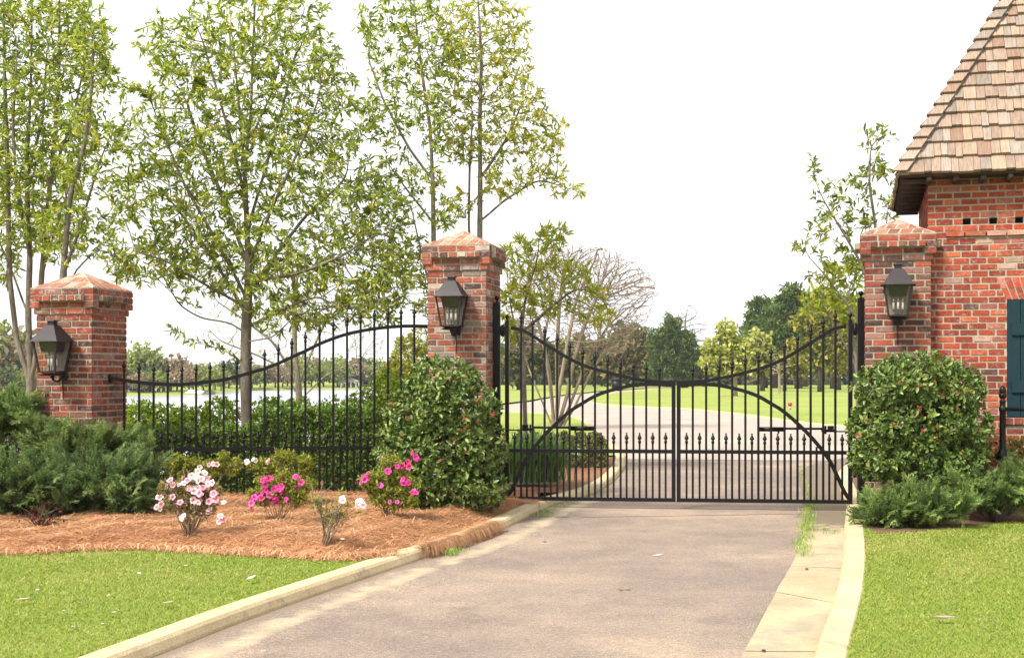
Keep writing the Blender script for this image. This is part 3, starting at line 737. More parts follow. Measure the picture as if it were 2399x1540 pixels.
for i, px in enumerate(fpx):
    s = fs(px); zt = float(np.interp(s, [p[0] for p in ft], [p[1] for p in ft])) + .092
    m = MB(); m.tube([(s, 0, .12), (s, 0, zt)], .0118, square=True); p = m.build('picket', M_IRON, t); finial(p, s, zt + .0005)
    s2 = s + (fs(fpx[1]) - fs(fpx[0])) * .5; zt2 = fz(px + 16, 1010) - .115
    if s2 < FL - .03:
        m = MB(); m.tube([(s2, 0, .12), (s2, 0, zt2)], .0108, square=True); p = m.build('short_picket', M_IRON, t); finial(p, s2, zt2 + .0005)

# ------------------------------------------------------------------ guard house
BX, BY = 4.349, 13.38
hs_ = thing('guard_house', 'red brick guard house with a steep cedar shingle roof and dark teal shutter', 'building', (BX, BY, 0), TH_R)
LW, DW, ZW = 2.4, 2.4, 3.56
zb0 = -.03
SX0, SX1 = .771, 1.70                    # window opening
sz_top, sz_bot = EYE + 179 / FPX * 13.18, EYE - 95 / FPX * 13.18
belt_z = EYE + (880 - 548) / FPX * 13.3
nc = int((ZW - zb0) / CH) + 1
M_VENT = m_plain('vent_dark', (.006, .005, .005), .9)
vent_px = [2265, 2327, 2388]
def bs(px):
    k = (px - CX) / FPX; u = np.array([math.cos(TH_R), math.sin(TH_R)])
    return (k * BY - BX) / (u[0] - k * u[1])
iv = int((EYE + (880 - 526) / FPX * 13.3 - zb0) / CH); vz0 = zb0 + iv * CH; vz1 = vz0 + CH
vents = [(bs(p) - .040, bs(p) + .040) for p in vent_px] + [(bs(2388) + .24, bs(2388) + .32), (bs(2388) + .5, bs(2388) + .58)]
def cut(segs, lo, hi):
    out_ = []
    for a, b in segs:
        if b <= lo or a >= hi: out_.append((a, b)); continue
        if a < lo: out_.append((a, lo))
        if b > hi: out_.append((hi, b))
    return out_
def skipf(a, b, zb, zt):
    segs = [(a, b)]
    if zt > sz_bot - .09 and zb < sz_top + .002: segs = cut(segs, SX0, SX1)
    elif sz_top <= zb + .02 and zt < sz_top + .235:
        k = (zb - sz_top) / .235; segs = cut(segs, SX0 - .02 - .10 * k, SX1 + .02 + .10 * k)
    if zb < vz1 - .02 and zt > vz0 + .02:
        for lo, hi in vents: segs = cut(segs, lo, hi)
    return segs
w = MB(); brick_face(w, (0, 0), (1, 0), (0, -1), LW, zb0, nc, PAL_RED, .007, .007, skip=skipf, length=.157)
brick_face(w, (LW, 0), (0, 1), (1, 0), DW, zb0, nc, PAL_RED); brick_face(w, (LW, DW), (-1, 0), (0, 1), LW, zb0, nc, PAL_RED, ext=.007); brick_face(w, (0, DW), (0, -1), (-1, 0), DW, zb0, nc, PAL_RED, phase=1)
wall = w.build('wall', M_BRICK2, hs_)
mo = MB(); zt_ = zb0 + nc * CH
mo.box((0, .12, zb0), (LW, DW, zt_))
def wallrect(x0, x1, z0, z1): mo.box((x0, 0, z0), (x1, .119, z1))
wallrect(0, LW, zb0, sz_bot - .09); wallrect(0, SX0, sz_bot - .0899, sz_top); wallrect(SX1, LW, sz_bot - .0899, sz_top); wallrect(0, LW, sz_top + .0001, vz0)
e = 0.
for lo, hi in vents + [(LW, LW)]: wallrect(e, lo, vz0 + .0001, vz1); e = hi
wallrect(0, LW, vz1 + .0001, zt_)
mo.build('mortar', M_MORTAR, wall)
for lo, hi in vents:
    m = MB(); m.box((lo - .005, .085, vz0 - .004), (hi + .005, .118, vz1 + .004)); m.build('vent', M_VENT, hs_)
# belt course: one course of brick standing proud of the wall
b_ = MB(); brick_face(b_, (bs(2215), -.007), (1, 0), (0, -1), LW - bs(2215), belt_z - CH / 2, 1, [((.48, .15, .09), 2), ((.48, .11, .055), 3), ((.52, .28, .21), 1)], .030, 0., depth=.0)
m = b_.build('belt_course', M_BRICK2, hs_)
# flat arch of slanting bricks over the window
a_ = MB(); xm = (SX0 + SX1) / 2; nb = 15
for i in range(nb):
    for row, (r0, r1) in enumerate(((.004, .105), (.115, .225))):
        q = []
        for (kk, zz) in ((i, r0), (i + 1, r0), (i + 1, r1), (i, r1)):
            f_ = kk / nb; xb = SX0 - .01 + (SX1 - SX0 + .02) * f_; xt = SX0 - .115 + (SX1 - SX0 + .23) * f_
            x = xb + (xt - xb) * zz / .235; x += .006 if kk == i else -.006
            q.append((x, zz))
        c = pick(PAL_RED); c = (c[0] * 1.25, c[1] * 1.35, c[2] * 1.3)
        vs = [(x, -d, sz_top + z) for d in (-.02, .0075) for x, z in q]
        a_.add(vs, [(4, 5, 6, 7), (0, 1, 5, 4), (1, 2, 6, 5), (2, 3, 7, 6), (3, 0, 4, 7)], c)
a_.build('flat_arch', M_BRICK2, hs_)
s_ = MB(); brick_face(s_, (SX0 - .03, 0), (1, 0), (0, -1), SX1 - SX0 + .06, sz_bot - .085, 1, PAL_RED, .035, 0, header=True, depth=0., ch=.08); s_.box((SX0 - .03, -.026, sz_bot - .082), (SX1 + .03, .02, sz_bot - .010), (.3, .25, .2)); s_.build('window_sill', M_BRICK2, hs_)
# shutter: planks with two battens
sh = MB(); x = SX0 + .004
while x < SX1 - .01:
    x2 = min(x + .128, SX1 - .004); sh.box((x, -.002, sz_bot + .003), (x2 - .006, .028, sz_top - .004)); x = x2
sh.box((SX0 + .003, .0285, sz_bot + .002), (SX1 - .003, .04, sz_top - .003))
shu = sh.build('shutter', M_TEAL, hs_)
for y0, y1 in ((757, 784.5), (891, 918.5)):
    m = MB(); m.box((SX0 + .045, -.026, EYE - (y1 - 880) / FPX * 13.15), (SX1 - .045, -.0025, EYE - (y0 - 880) / FPX * 13.15)); m.build('batten', M_TEAL, shu)
# roof: hipped pyramid of cedar shakes
OV = .30; ZE = EYE + 470 / FPX * 13.17; SLOPE = 1.76; HB = LW / 2 + OV
rt = MB()
ctr = Vector((LW / 2, DW / 2, 0))
th_ = math.atan(SLOPE)
def shake_col():
    b_ = rng.choice(5, p=[.3, .25, .2, .15, .1]); c = [(.375, .27, .205), (.43, .31, .225), (.325, .26, .215), (.415, .335, .275), (.345, .22, .155)][b_]
    k = rng.uniform(.88, 1.11) * .66; return tuple(x * k for x in c)
nrow = 19; hz = np.cumsum(np.r_[0, np.linspace(.205, .125, nrow)]); hz = hz / hz[-1] * (HB * SLOPE)
for k in range(4):
    A = Matrix.Rotation(k * math.pi / 2, 3, 'Z')
    for r_ in range(nrow):
        z0, z1 = hz[r_], hz[r_ + 1]; d0 = HB - z0 / SLOPE; d1 = HB - z1 / SLOPE
        x = -d0 + rng.uniform(-.05, 0)
        while x < d0:
            wd = rng.uniform(.065, .155); a, b = max(x + .002, -d0), min(x + wd - .002, d0); x += wd
            if b - a < .02: continue
            jz = rng.uniform(-.012, .012); zz0 = max(z0 + jz, -.012); zz1 = z1 + .02
            y0 = -(HB - zz0 / SLOPE); y1 = -(HB - zz1 / SLOPE); th2 = .036 + rng.uniform(-.006, .009)
            lim = HB - zz1 / SLOPE
            a1, b1 = max(a, -lim), min(b, lim)
            if b1 - a1 < .005: a1 = b1 = (max(min(a, lim), -lim) + max(min(b, lim), -lim)) / 2; b1 = a1 + .004
            nx_, nz_ = -math.sin(th_), math.cos(th_)
            vs = []
            for (xx, yy, zz, off) in ((a, y0, zz0, 0), (b, y0, zz0, 0), (b1, y1, zz1, -.010), (a1, y1, zz1, -.010), (a, y0, zz0, th2), (b, y0, zz0, th2), (b1, y1, zz1, .004), (a1, y1, zz1, .004)):
                p = A @ Vector((xx, yy + nx_ * off, 0)) + ctr; vs.append((p.x, p.y, ZE + zz + nz_ * off))
            rt.add(vs, [(4, 5, 6, 7), (0, 1, 5, 4), (1, 2, 6, 5), (2, 3, 7, 6), (3, 0, 4, 7)], shake_col())
roof = rt.build('roof', M_SHINGLE, hs_)
ud = MB(); hu = HB - .012
ud.add([(ctr.x - hu, ctr.y - hu, ZE + .01), (ctr.x + hu, ctr.y - hu, ZE + .01), (ctr.x + hu, ctr.y + hu, ZE + .01), (ctr.x - hu, ctr.y + hu, ZE + .01), (ctr.x, ctr.y, ZE + hu * SLOPE - .01)], [(0, 1, 4), (1, 2, 4), (2, 3, 4), (3, 0, 4)])
ud.build('roof_deck', M_SOFFIT, roof)
for k in range(4):                       # hip caps: overlapping pairs of narrow shakes
    hc_ = MB(); A = Matrix.Rotation(k * math.pi / 2, 3, 'Z'); n_ = 21
    for i in range(n_):
        f0 = i / n_; f1 = (i + 1.25) / n_
        if f1 > 1.0: f1 = 1.0
        for side in (0, 1):
            wv = .078; vs = []
            for off2 in (.02, .042):
                for (ff, lift) in ((f0, .050), (f1, .010)):
                    dd = HB * (1 - ff); zz = HB * SLOPE * ff
                    e0 = Vector((-dd, -dd, 0)); dirv = Vector((1, 0, 0)) if side == 0 else Vector((0, 1, 0))
                    outn = Vector((0, -math.sin(th_), math.cos(th_))) if side == 0 else Vector((-math.sin(th_), 0, math.cos(th_)))
                    p0 = e0 + outn * (lift + off2 - .01); p1 = p0 + dirv * wv
                    if side == 0: p0 = p0 + Vector((-(lift + off2 - .01) * .75, 0, 0))
                    else: p0 = p0 + Vector((0, -(lift + off2 - .01) * .75, 0))
                    for p in (p0, p1):
                        q = A @ Vector((p.x, p.y, 0)) + ctr; vs.append((q.x, q.y, ZE + zz + p.z))
            hc_.add(vs, [(0, 2, 3, 1), (4, 5, 7, 6), (0, 1, 5, 4), (2, 6, 7, 3), (0, 4, 6, 2), (1, 3, 7, 5)], shake_col())
    hc_.build('hip_cap', M_SHINGLE, roof)
sf = MB(); sf.box((-OV + .02, -OV + .02, ZE - .018), (LW + OV - .02, DW + OV - .02, ZE + .004)); sf.build('soffit', M_SOFFIT, hs_)
for k in range(9):
    y = -OV + .14 + k * .33
    for nm, a, b in (('rafter_tail', (-OV + .03, y, ZE - .050), (-.009, y, ZE - .050)), ('rafter_tail', (LW + .009, y, ZE - .050), (LW + OV - .03, y, ZE - .050))):
        m = MB(); m.tube([a, b], .031, 10); m.build(nm, M_SOFFIT, hs_)
for k in range(9):
    x = -OV + .30 + k * .26
    m = MB(); m.tube([(x, -OV + .03, ZE - .050), (x, -.009, ZE - .050)], .031, 10); m.build('rafter_tail', M_SOFFIT, hs_)

# ------------------------------------------------------------------ iron rail in front of the guard house
q = P(2349, 916, 12.6)
t = thing('iron_railing', 'black iron hitching rail with acorn post in front of the teal shutter', 'railing', (q[0], q[1], .12), TH_R)
pf = [(.058, 0), (.058, .03), (.045, .05), (.040, .46), (.046, .49), (.066, .52), (.070, .545), (.064, .56), (.045, .58), (.030, .62), (.030, .98), (.036, .99), (.036, 1.02), (.028, 1.03), (.028, 1.07), (.034, 1.08), (.018, 1.095), (.022, 1.105)]
ac = [(.022, 1.1055), (.036, 1.125), (.038, 1.15), (.028, 1.158), (.033, 1.165), (.031, 1.20), (.018, 1.225), (.0, 1.235)]
for x in (0, 1.5):
    m = MB(); m.lathe(pf, (x, 0, 0), 14); p_ = m.build('post', M_IRON, t)
    m = MB(); m.lathe([(r, z - .06) for r, z in ac], (x, 0, .061), 14); m.build('acorn_finial', M_IRON, p_)
m = MB(); m.tube([(.028, 0, 1.005), (1.472, 0, 1.005)], .020, 10); m.build('rail', M_IRON, t)
# ------------------------------------------------------------------ vegetation helpers
def unit(a): return a / (np.linalg.norm(a, axis=-1, keepdims=True) + 1e-9)
def rdir(n): return unit(rng.normal(size=(n, 3)))
def leaf_geo(pos, d, length, width, fold=.25, droop=.15, up=None):
    n = len(pos); d = unit(d)
    if up is None: up = np.array([0, 0, 1.]) + .9 * rng.normal(size=(n, 3))
    side = unit(np.cross(d, up)); nr = np.cross(side, d)
    l = np.broadcast_to(np.asarray(length, float), (n,))[:, None]; w = np.broadcast_to(np.asarray(width, float), (n,))[:, None]
    b = pos; t = pos + d * l - nr * droop * l
    m1 = pos + d * l * .33 - nr * droop * l * .12; m2 = pos + d * l * .70 - nr * droop * l * .5
    V = np.stack([b, m1 + side * w * .46 + nr * w * fold, m2 + side * w * .40 + nr * w * fold, t, m2 - side * w * .40 + nr * w * fold, m1 - side * w * .46 + nr * w * fold], 1).reshape(-1, 3)
    i = np.arange(n)[:, None] * 6
    Fc = np.concatenate([i + np.array([0, 1, 2, 3]), i + np.array([0, 3, 4, 5])], 1).reshape(-1, 4)
    return V, Fc
def palcol(n, pal, jit=.18):
    w = np.array([p[1] for p in pal], float); c = np.array([p[0] for p in pal])
    k = rng.choice(len(pal), n, p=w / w.sum()); return np.clip(c[k] * rng.uniform(1 - jit, 1 + jit, (n, 1)), 0, .95)
def in_ball(n):
    return rdir(n) * rng.uniform(0, 1, (n, 1)) ** (1 / 3.)
def blobs_px(bl, Y, n, rd=None, shell=0.):
    """sample n points in ellipsoids given as (px,py,rx,ry[,dY]) in photograph pixels at distance Y"""
    bl = [tuple(b) + (0,) * (5 - len(b)) for b in bl]
    vol = np.array([b[2] * b[3] * (b[2] * b[3]) ** .5 for b in bl]) ** .8; cnt = rng.multinomial(n, vol / vol.sum()); out = []
    for b, k in zip(bl, cnt):
        c = P(b[0], b[1], Y + b[4]); s = Y / FPX; r = np.array([b[2] * s, (rd or min(b[2], b[3])) * s, b[3] * s])
        q = in_ball(k)
        if shell: q = unit(q) * rng.uniform(shell, 1, (k, 1))
        out.append(c + q * r)
    return np.concatenate(out)
def colonize(stems, A, step, infl, kill, maxit=120, up=.12, jit=.12):
    pos = []; par = []
    for st in stems:
        st = np.asarray(st, float); s = np.r_[0, np.cumsum(np.linalg.norm(np.diff(st, axis=0), axis=1))]
        n = max(2, int(s[-1] / step) + 1); q = np.linspace(0, s[-1], n)
        pts = np.stack([np.interp(q, s, st[:, k]) for k in range(3)], 1)
        start = -1
        if pos:
            d = np.linalg.norm(np.array(pos) - pts[0], axis=1); j = int(d.argmin())
            if d[j] < step * 1.5: start = j
        for i, p in enumerate(pts):
            if i == 0 and start >= 0: prev = start; continue
            pos.append(p); par.append(prev if i > 0 else -1); prev = len(pos) - 1
    pos = [np.array(p) for p in pos]
    Pn = np.array(pos); D = np.full(len(A), 1e9); I = np.zeros(len(A), int)
    for c in range(0, len(Pn), 200):
        dd = np.linalg.norm(A[:, None] - Pn[None, c:c + 200], axis=2); j = dd.argmin(1); m = dd[np.arange(len(A)), j]
        u = m < D; D[u] = m[u]; I[u] = j[u] + c
    for it in range(maxit):
        act = (D < infl)
        if not act.any(): break
        idx = np.unique(I[act]); dirs = np.zeros((len(Pn), 3)); np.add.at(dirs, I[act], unit(A[act] - Pn[I[act]]))
        nd = unit(unit(dirs[idx]) + np.array([0, 0, up]) + rng.normal(0, jit, (len(idx), 3)))
        new = Pn[idx] + nd * step
        base = len(Pn); Pn = np.concatenate([Pn, new]); par.extend(idx.tolist())
        dd = np.linalg.norm(A[:, None] - new[None], axis=2); j = dd.argmin(1); m = dd[np.arange(len(A)), j]
        u = m < D; D[u] = m[u]; I[u] = j[u] + base
        keep = D > kill
        A, D, I = A[keep], D[keep], I[keep]
        if len(A) == 0 or len(Pn) > 26000: break
    return Pn, np.array(par)
def tree_skin(Pn, par, r_base, r_tip, floor=None):
    n = len(Pn); kids = [[] for _ in range(n)]
    for i, p in enumerate(par):
        if p >= 0: kids[p].append(i)
    cnt = np.ones(n)
    for i in range(n - 1, -1, -1):
        if kids[i]: cnt[i] = sum(cnt[k] for k in kids[i])
    # children may come before parents only inside stems, where order is already parent-first
    roots = [i for i in range(n) if par[i] < 0]
    top = max(cnt[i] for i in roots); e = math.log(max(top, 2)) / math.log(r_base / r_tip)
    rad = r_tip * cnt ** (1 / e)
    mb_v = []; mb_f = []; off = 0
    todo = [(r, -1) for r in roots]
    while todo:
        i, fr = todo.pop(); chain = [] if fr < 0 else [fr]; cr = [] if fr < 0 else [min(rad[fr], rad[i] * 1.15)]
        while True:
            chain.append(i); cr.append(rad[i])
            if not kids[i]: break
            ks = sorted(kids[i], key=lambda k: -cnt[k])
            for k in ks[1:]: todo.append((k, i))
            i = ks[0]
        if len(chain) < 2: continue
        p = Pn[chain].copy()
        if len(p) > 3: p[1:-1] = .5 * p[1:-1] + .25 * (p[:-2] + p[2:])
        m = 8 if cr[0] > .03 else (5 if cr[0] > .008 else 3)
        t = unit(np.gradient(p, axis=0)); ref = np.array([.31, .95, .05]); a = unit(np.cross(t, ref)); b = np.cross(t, a)
        ang = np.arange(m) * 2 * math.pi / m
        ring = p[:, None] + np.array(cr)[:, None, None] * (np.cos(ang)[None, :, None] * a[:, None] + np.sin(ang)[None, :, None] * b[:, None])
        mb_v.append(ring.reshape(-1, 3)); L_ = len(p)
        ii = off + np.arange(L_ - 1)[:, None] * m; kk = np.arange(m)[None]
        mb_f.append(np.stack([ii + kk, ii + (kk + 1) % m, ii + m + (kk + 1) % m, ii + m + kk], -1).reshape(-1, 4))
        off += L_ * m
    return np.concatenate(mb_v), np.concatenate(mb_f), cnt, rad
PAL_TREE = [((.21, .275, .038), 5), ((.31, .37, .056), 4), ((.115, .165, .028), 2.6), ((.52, .47, .075), 1.5), ((.50, .53, .20), 2.6), ((.50, .30, .05), .15)]
PAL_TREEY = [((.30, .33, .055), 4), ((.40, .41, .075), 4), ((.18, .21, .035), 1.8), ((.54, .47, .09), 1.8), ((.50, .52, .2), 1.5), ((.55, .30, .05), .15)]
def leafy_tree(name, label, cat, stems_px, blobs, Y, n_attr, r_base, leaf=(.095, .029), per=7, group=None, step=.10, kill=.15, infl=.9, pal=PAL_TREE, bark=None, rd=None, thresh=2, up=.12, lmat=None, r_tip=.0032, spread=1.0, shade=None):
    stems = [[P(x, y, Y + (dY[0] if (dY := rest) else 0)) for x, y, *rest in st] for st in stems_px]
    A = blobs_px(blobs, Y, n_attr, rd)
    Pn, par = colonize(stems, A, step, infl, kill, up=up)
    base = np.array(stems[0][0]); V, Fc, cnt, rad = tree_skin(Pn, par, r_base, r_tip)
    t = thing(name, label, cat, tuple(base), 0, group)
    mesh_np('trunk', V - base, Fc, bark or M_BARK, parent=t, smooth=True)
    if per:
        tips = np.where((cnt <= thresh) & (par >= 0))[0]
        dirs = unit(Pn[tips] - Pn[par[tips]])
        reps = rng.poisson(per, len(tips)); idx = np.repeat(np.arange(len(tips)), reps)
        pos = Pn[tips][idx] + dirs[idx] * np.where(rng.uniform(0, 1, (len(idx), 1)) < .7, rng.uniform(-.12, .22, (len(idx), 1)), rng.uniform(-.7, .3, (len(idx), 1))) * step + rng.normal(0, .012, (len(idx), 3))
        d = unit(dirs[idx] * .75 + rdir(len(idx)) * .95 * spread + np.array([0, 0, .10]))
        ln = rng.uniform(.45, 1.22, len(idx)) * leaf[0]
        V, Fc = leaf_geo(pos, d, ln, ln * leaf[1] / leaf[0], .22, .18)
        c = palcol(len(idx), pal)
        mesh_np('crown', V - base, Fc, lmat or M_LEAF, np.repeat(c, 2, axis=0), t)
    return t

M_BARKC = m_mottle('crape_bark', (.22, .165, .125), (.40, .31, .23), (.50, .41, .33), s1=3, s2=40, scale=(1, 1, .25))
# ------------------------------------------------------------------ the trees along the wall
leafy_tree('young_tree', 'full leafy young tree standing behind the middle of the iron fence', 'tree',
    [[(579, 1075), (577, 980), (575, 860), (577, 760), (583, 640), (578, 520), (573, 400), (588, 260), (592, 120), (600, -40)],
     [(577, 780), (540, 755), (470, 745), (420, 715), (395, 670, -.3)], [(577, 770), (640, 735), (720, 700, -.3)],
     [(578, 735), (520, 640), (470, 560, .2), (400, 470, .3)], [(579, 700), (505, 560, -.2), (430, 430, -.3), (390, 330, -.3)], [(580, 620), (530, 480), (470, 340, .2), (430, 220, .2)],
     [(582, 690), (650, 590), (720, 500, .2), (800, 430, .3)], [(582, 620), (640, 480, -.2), (700, 350, -.3), (740, 250, -.3)], [(579, 540), (620, 400), (660, 260, .1), (690, 130, .1)], [(576, 470), (545, 340, -.2), (505, 200, -.3), (470, 80, -.3)],
     [(577, 860), (530, 820), (450, 800, .4), (400, 770)], [(577, 800), (640, 790, -.5), (700, 730, -.6)], [(585, 330), (640, 210, .2), (670, 80, .2)], [(574, 400), (560, 250, .3), (545, 90, .3)], [(582, 660), (700, 640, -.5), (800, 600, -.5), (860, 560, -.4)], [(578, 720), (470, 660, -.4), (390, 610, -.5), (320, 590, -.4)]],
    [(590, 60, 170, 130), (430, 130, 110, 100), (700, 160, 120, 110), (545, 250, 210, 130), (450, 370, 200, 110), (410, 480, 190, 110), (700, 400, 180, 130), (790, 300, 100, 80), (830, 490, 120, 100), (560, 560, 180, 120), (380, 610, 140, 70), (660, 650, 180, 110), (790, 690, 140, 80), (860, 610, 90, 80), (300, 590, 60, 45), (310, 660, 45, 30), (870, 730, 70, 45), (460, 640, 120, 70), (330, 430, 80, 50), (345, 250, 70, 60), (770, 200, 70, 70), (740, 60, 60, 60), (900, 660, 80, 80), (780, 610, 120, 90), (690, 740, 120, 50)],
    16.6, 4200, .070, leaf=(.108, .032), per=7.2, thresh=3, kill=.115, rd=150, step=.10, up=.28)
leafy_tree('multi_stem_tree', 'tall multi-stemmed leafy tree behind the shorter pillar at the photo\'s left edge', 'tree',
    [[(72, 960), (72, 880), (66, 740), (70, 600), (62, 420), (72, 200), (76, -60)], [(72, 890), (92, 800), (97, 650), (118, 420), (138, 200), (140, -60)], [(72, 900), (40, 800), (22, 650), (18, 400), (10, 150), (8, -40)], [(66, 740), (30, 640, .3), (-30, 500, .4)],
     [(97, 650), (140, 500, -.2), (190, 360, -.3)], [(70, 600), (40, 450, -.3), (30, 300, -.4), (40, 120, -.4)], [(118, 420), (170, 280), (200, 140)], [(62, 420), (100, 280, .3), (110, 120, .4)]],
    [(60, 40, 150, 120), (-30, 180, 80, 130), (90, 230, 120, 130), (20, 380, 120, 130), (120, 420, 90, 110), (40, 520, 120, 80), (180, 60, 80, 80), (210, 150, 60, 60), (-20, 610, 60, 60), (120, 540, 80, 60), (180, 300, 60, 70)],
    17.2, 3700, .064, leaf=(.104, .031), per=8.6, thresh=3, kill=.125, rd=130, up=.25)
leafy_tree('slender_tree', 'slender leafy tree leaning right just behind the shorter brick pillar', 'tree',
    [[(148, 960), (148, 760), (148, 640), (162, 470), (200, 330), (215, 200), (220, 80)], [(148, 640), (185, 540), (232, 380), (262, 310)], [(148, 780), (170, 640, .2), (220, 590, .2)]],
    [(215, 110, 60, 80), (240, 190, 50, 60), (240, 320, 55, 50), (190, 400, 70, 70), (250, 430, 40, 35), (170, 520, 80, 60), (230, 560, 60, 45), (280, 610, 50, 35), (200, 290, 50, 60), (140, 590, 60, 40)],
    15.4, 1300, .046, per=9, thresh=3, kill=.13, rd=70)
leafy_tree('young_tree', 'slim tree with one straight stem rising behind the left half of the weathered pillar', 'tree',
    [[(1012, 1010), (1013, 800), (1016, 560), (1014, 430), (1008, 300), (990, 180), (975, 60), (965, -50)], [(1012, 420), (960, 350), (900, 240), (860, 130)], [(1014, 520), (950, 440, .2), (900, 370, .3)], [(1013, 700), (980, 560, -.2), (960, 470, -.3)]],
    [(960, 40, 90, 80), (1000, 130, 70, 70), (860, 60, 40, 40), (885, 130, 40, 50), (990, 250, 60, 60), (910, 290, 70, 60), (880, 250, 50, 40), (930, 420, 70, 60), (860, 450, 60, 50), (900, 540, 80, 60), (1020, 330, 40, 50), (950, 620, 70, 60), (885, 690, 60, 45), (1000, 430, 50, 50), (1050, 110, 40, 60), (1040, 500, 40, 50), (930, 180, 60, 60), (980, 690, 30, 60)],
    17.4, 2600, .040, leaf=(.102, .031), per=8, thresh=3, kill=.14, rd=80, pal=PAL_TREE)
leafy_tree('young_tree', 'yellow-green tree with twin stems rising behind the right half of the weathered pillar', 'tree',
    [[(1127, 1010), (1126, 800), (1124, 560), (1125, 420), (1124, 280), (1128, 140), (1120, 0), (1115, -60)], [(1126, 700), (1098, 540), (1100, 400), (1108, 250)], [(1124, 520), (1180, 470), (1260, 420), (1330, 440)], [(1125, 420), (1190, 320, .2), (1220, 250, .2)]],
    [(1120, 40, 70, 80), (1170, 110, 75, 70), (1200, 60, 50, 60), (1080, 140, 50, 60), (1130, 210, 90, 70), (1215, 290, 80, 60), (1270, 330, 60, 50), (1150, 330, 90, 60), (1080, 330, 60, 60), (1060, 230, 50, 70), (1060, 60, 40, 60), (1250, 230, 40, 40), (1250, 400, 80, 45), (1340, 450, 45, 22), (1180, 430, 60, 45), (1080, 480, 40, 40), (1300, 300, 35, 25), (1210, 180, 45, 55)],
    17.9, 2800, .044, leaf=(.102, .031), per=8, thresh=3, kill=.14, rd=80, pal=PAL_TREEY)
leafy_tree('young_tree', 'low bushy bright green tree just right of the weathered pillar behind the gate', 'tree',
    [[(1232, 1040), (1228, 900), (1222, 780), (1230, 700), (1255, 620)], [(1222, 780), (1290, 720), (1340, 680)], [(1228, 850), (1205, 760), (1190, 680)]],
    [(1240, 610, 80, 55), (1200, 580, 40, 35), (1300, 640, 70, 50), (1365, 690, 70, 45), (1400, 740, 50, 30), (1290, 560, 60, 30), (1220, 690, 60, 60), (1290, 720, 60, 35), (1195, 760, 30, 50), (1370, 640, 30, 30)],
    19.5, 800, .035, leaf=(.125, .034), per=9.5, kill=.15, rd=70, pal=[((.30, .34, .045), 4), ((.38, .41, .06), 4), ((.18, .22, .03), 1.6), ((.50, .42, .06), 1)])
leafy_tree('young_tree', 'sparse young tree showing above and left of the guard house pillar', 'tree',
    [[(2062, 1040), (2062, 800), (2056, 620), (2050, 520), (2036, 430), (2040, 340)], [(2062, 760), (2020, 620), (1985, 560), (1930, 470), (1905, 410)], [(2062, 820), (1990, 720), (1930, 640), (1885, 590)], [(2056, 640), (2075, 540), (2085, 450)]],
    [(2050, 320, 45, 35), (2055, 400, 45, 40), (1905, 385, 25, 28), (1950, 460, 45, 35), (2000, 440, 45, 40), (1930, 530, 45, 35), (2010, 520, 60, 45), (1885, 580, 30, 20), (1925, 575, 30, 22), (2080, 480, 35, 45), (1940, 640, 50, 35), (1990, 610, 60, 40), (2100, 560, 40, 25)],
    18.0, 950, .036, leaf=(.115, .038), per=5.6, thresh=3, kill=.16, rd=60, pal=[((.17, .21, .03), 5), ((.25, .28, .04), 3), ((.10, .13, .022), 3), ((.42, .36, .05), 1), ((.36, .38, .12), 1.2)])
leafy_tree('young_tree', 'bushy yellow-green tree filling the gap left of the guard house pillar', 'tree',
    [[(2010, 1010), (2008, 880), (2000, 780), (1985, 700)], [(2008, 860), (1960, 770), (1930, 720)]],
    [(1990, 690, 65, 50), (1935, 700, 60, 40), (2020, 655, 45, 50), (1970, 640, 50, 35), (1905, 730, 25, 20), (2000, 750, 40, 40)],
    21, 520, .03, leaf=(.16, .048), per=8, kill=.16, rd=60, pal=[((.28, .33, .05), 4), ((.38, .40, .07), 3), ((.17, .21, .035), 2.4)])
# a twiggy tree with tiny new leaves, farther back
leafy_tree('budding_tree', 'twiggy tree with tiny pale new leaves behind the main leafy tree', 'tree',
    [[(700, 985), (700, 900), (690, 820), (690, 700), (700, 620)], [(700, 900), (640, 800), (560, 740), (500, 700)], [(700, 900), (740, 800), (780, 720), (800, 650)], [(700, 930), (660, 860), (600, 830), (520, 800)], [(700, 940), (760, 880), (850, 840)]],
    [(690, 640, 110, 80), (560, 700, 90, 80), (510, 780, 70, 50), (640, 760, 120, 80), (780, 720, 90, 90), (850, 800, 70, 50), (640, 830, 120, 40)],
    27, 1100, .075, leaf=(.055, .022), per=3.2, kill=.18, step=.13, rd=110, r_tip=.004, pal=[((.42, .40, .14), 3), ((.36, .28, .15), 3), ((.30, .32, .09), 2)])
leafy_tree('crape_myrtle', 'bare pale-barked crape myrtle with many stems on the lawn behind the left gate leaf', 'tree',
    [[(1296, 1012), (1294, 940), (1286, 860), (1262, 760), (1236, 680)], [(1300, 1012), (1306, 930), (1304, 830), (1310, 720), (1320, 640)], [(1298, 1008), (1270, 940), (1245, 880), (1225, 820, .5)], [(1304, 1010), (1330, 920), (1345, 840), (1370, 760), (1400, 690)], [(1308, 1012), (1335, 950, .4), (1372, 850, .5), (1420, 770)], [(1302, 1000), (1312, 900, -.5), (1330, 800, -.6), (1350, 700, -.6)], [(1299, 1000), (1288, 900, -.4), (1275, 800, -.6), (1290, 700, -.5)], [(1310, 1012), (1345, 955), (1385, 870), (1430, 800, .3)]],
    [(1340, 640, 130, 70), (1430, 660, 110, 60), (1500, 690, 50, 40), (1440, 740, 90, 60), (1250, 660, 80, 60), (1230, 740, 60, 60), (1350, 740, 100, 60), (1420, 800, 70, 40), (1300, 600, 70, 30), (1400, 610, 70, 35), (1220, 790, 40, 50)],
    34.8, 9500, .088, per=0, kill=.085, step=.085, infl=.85, rd=120, r_tip=.0062, bark=M_BARKC, up=.18)
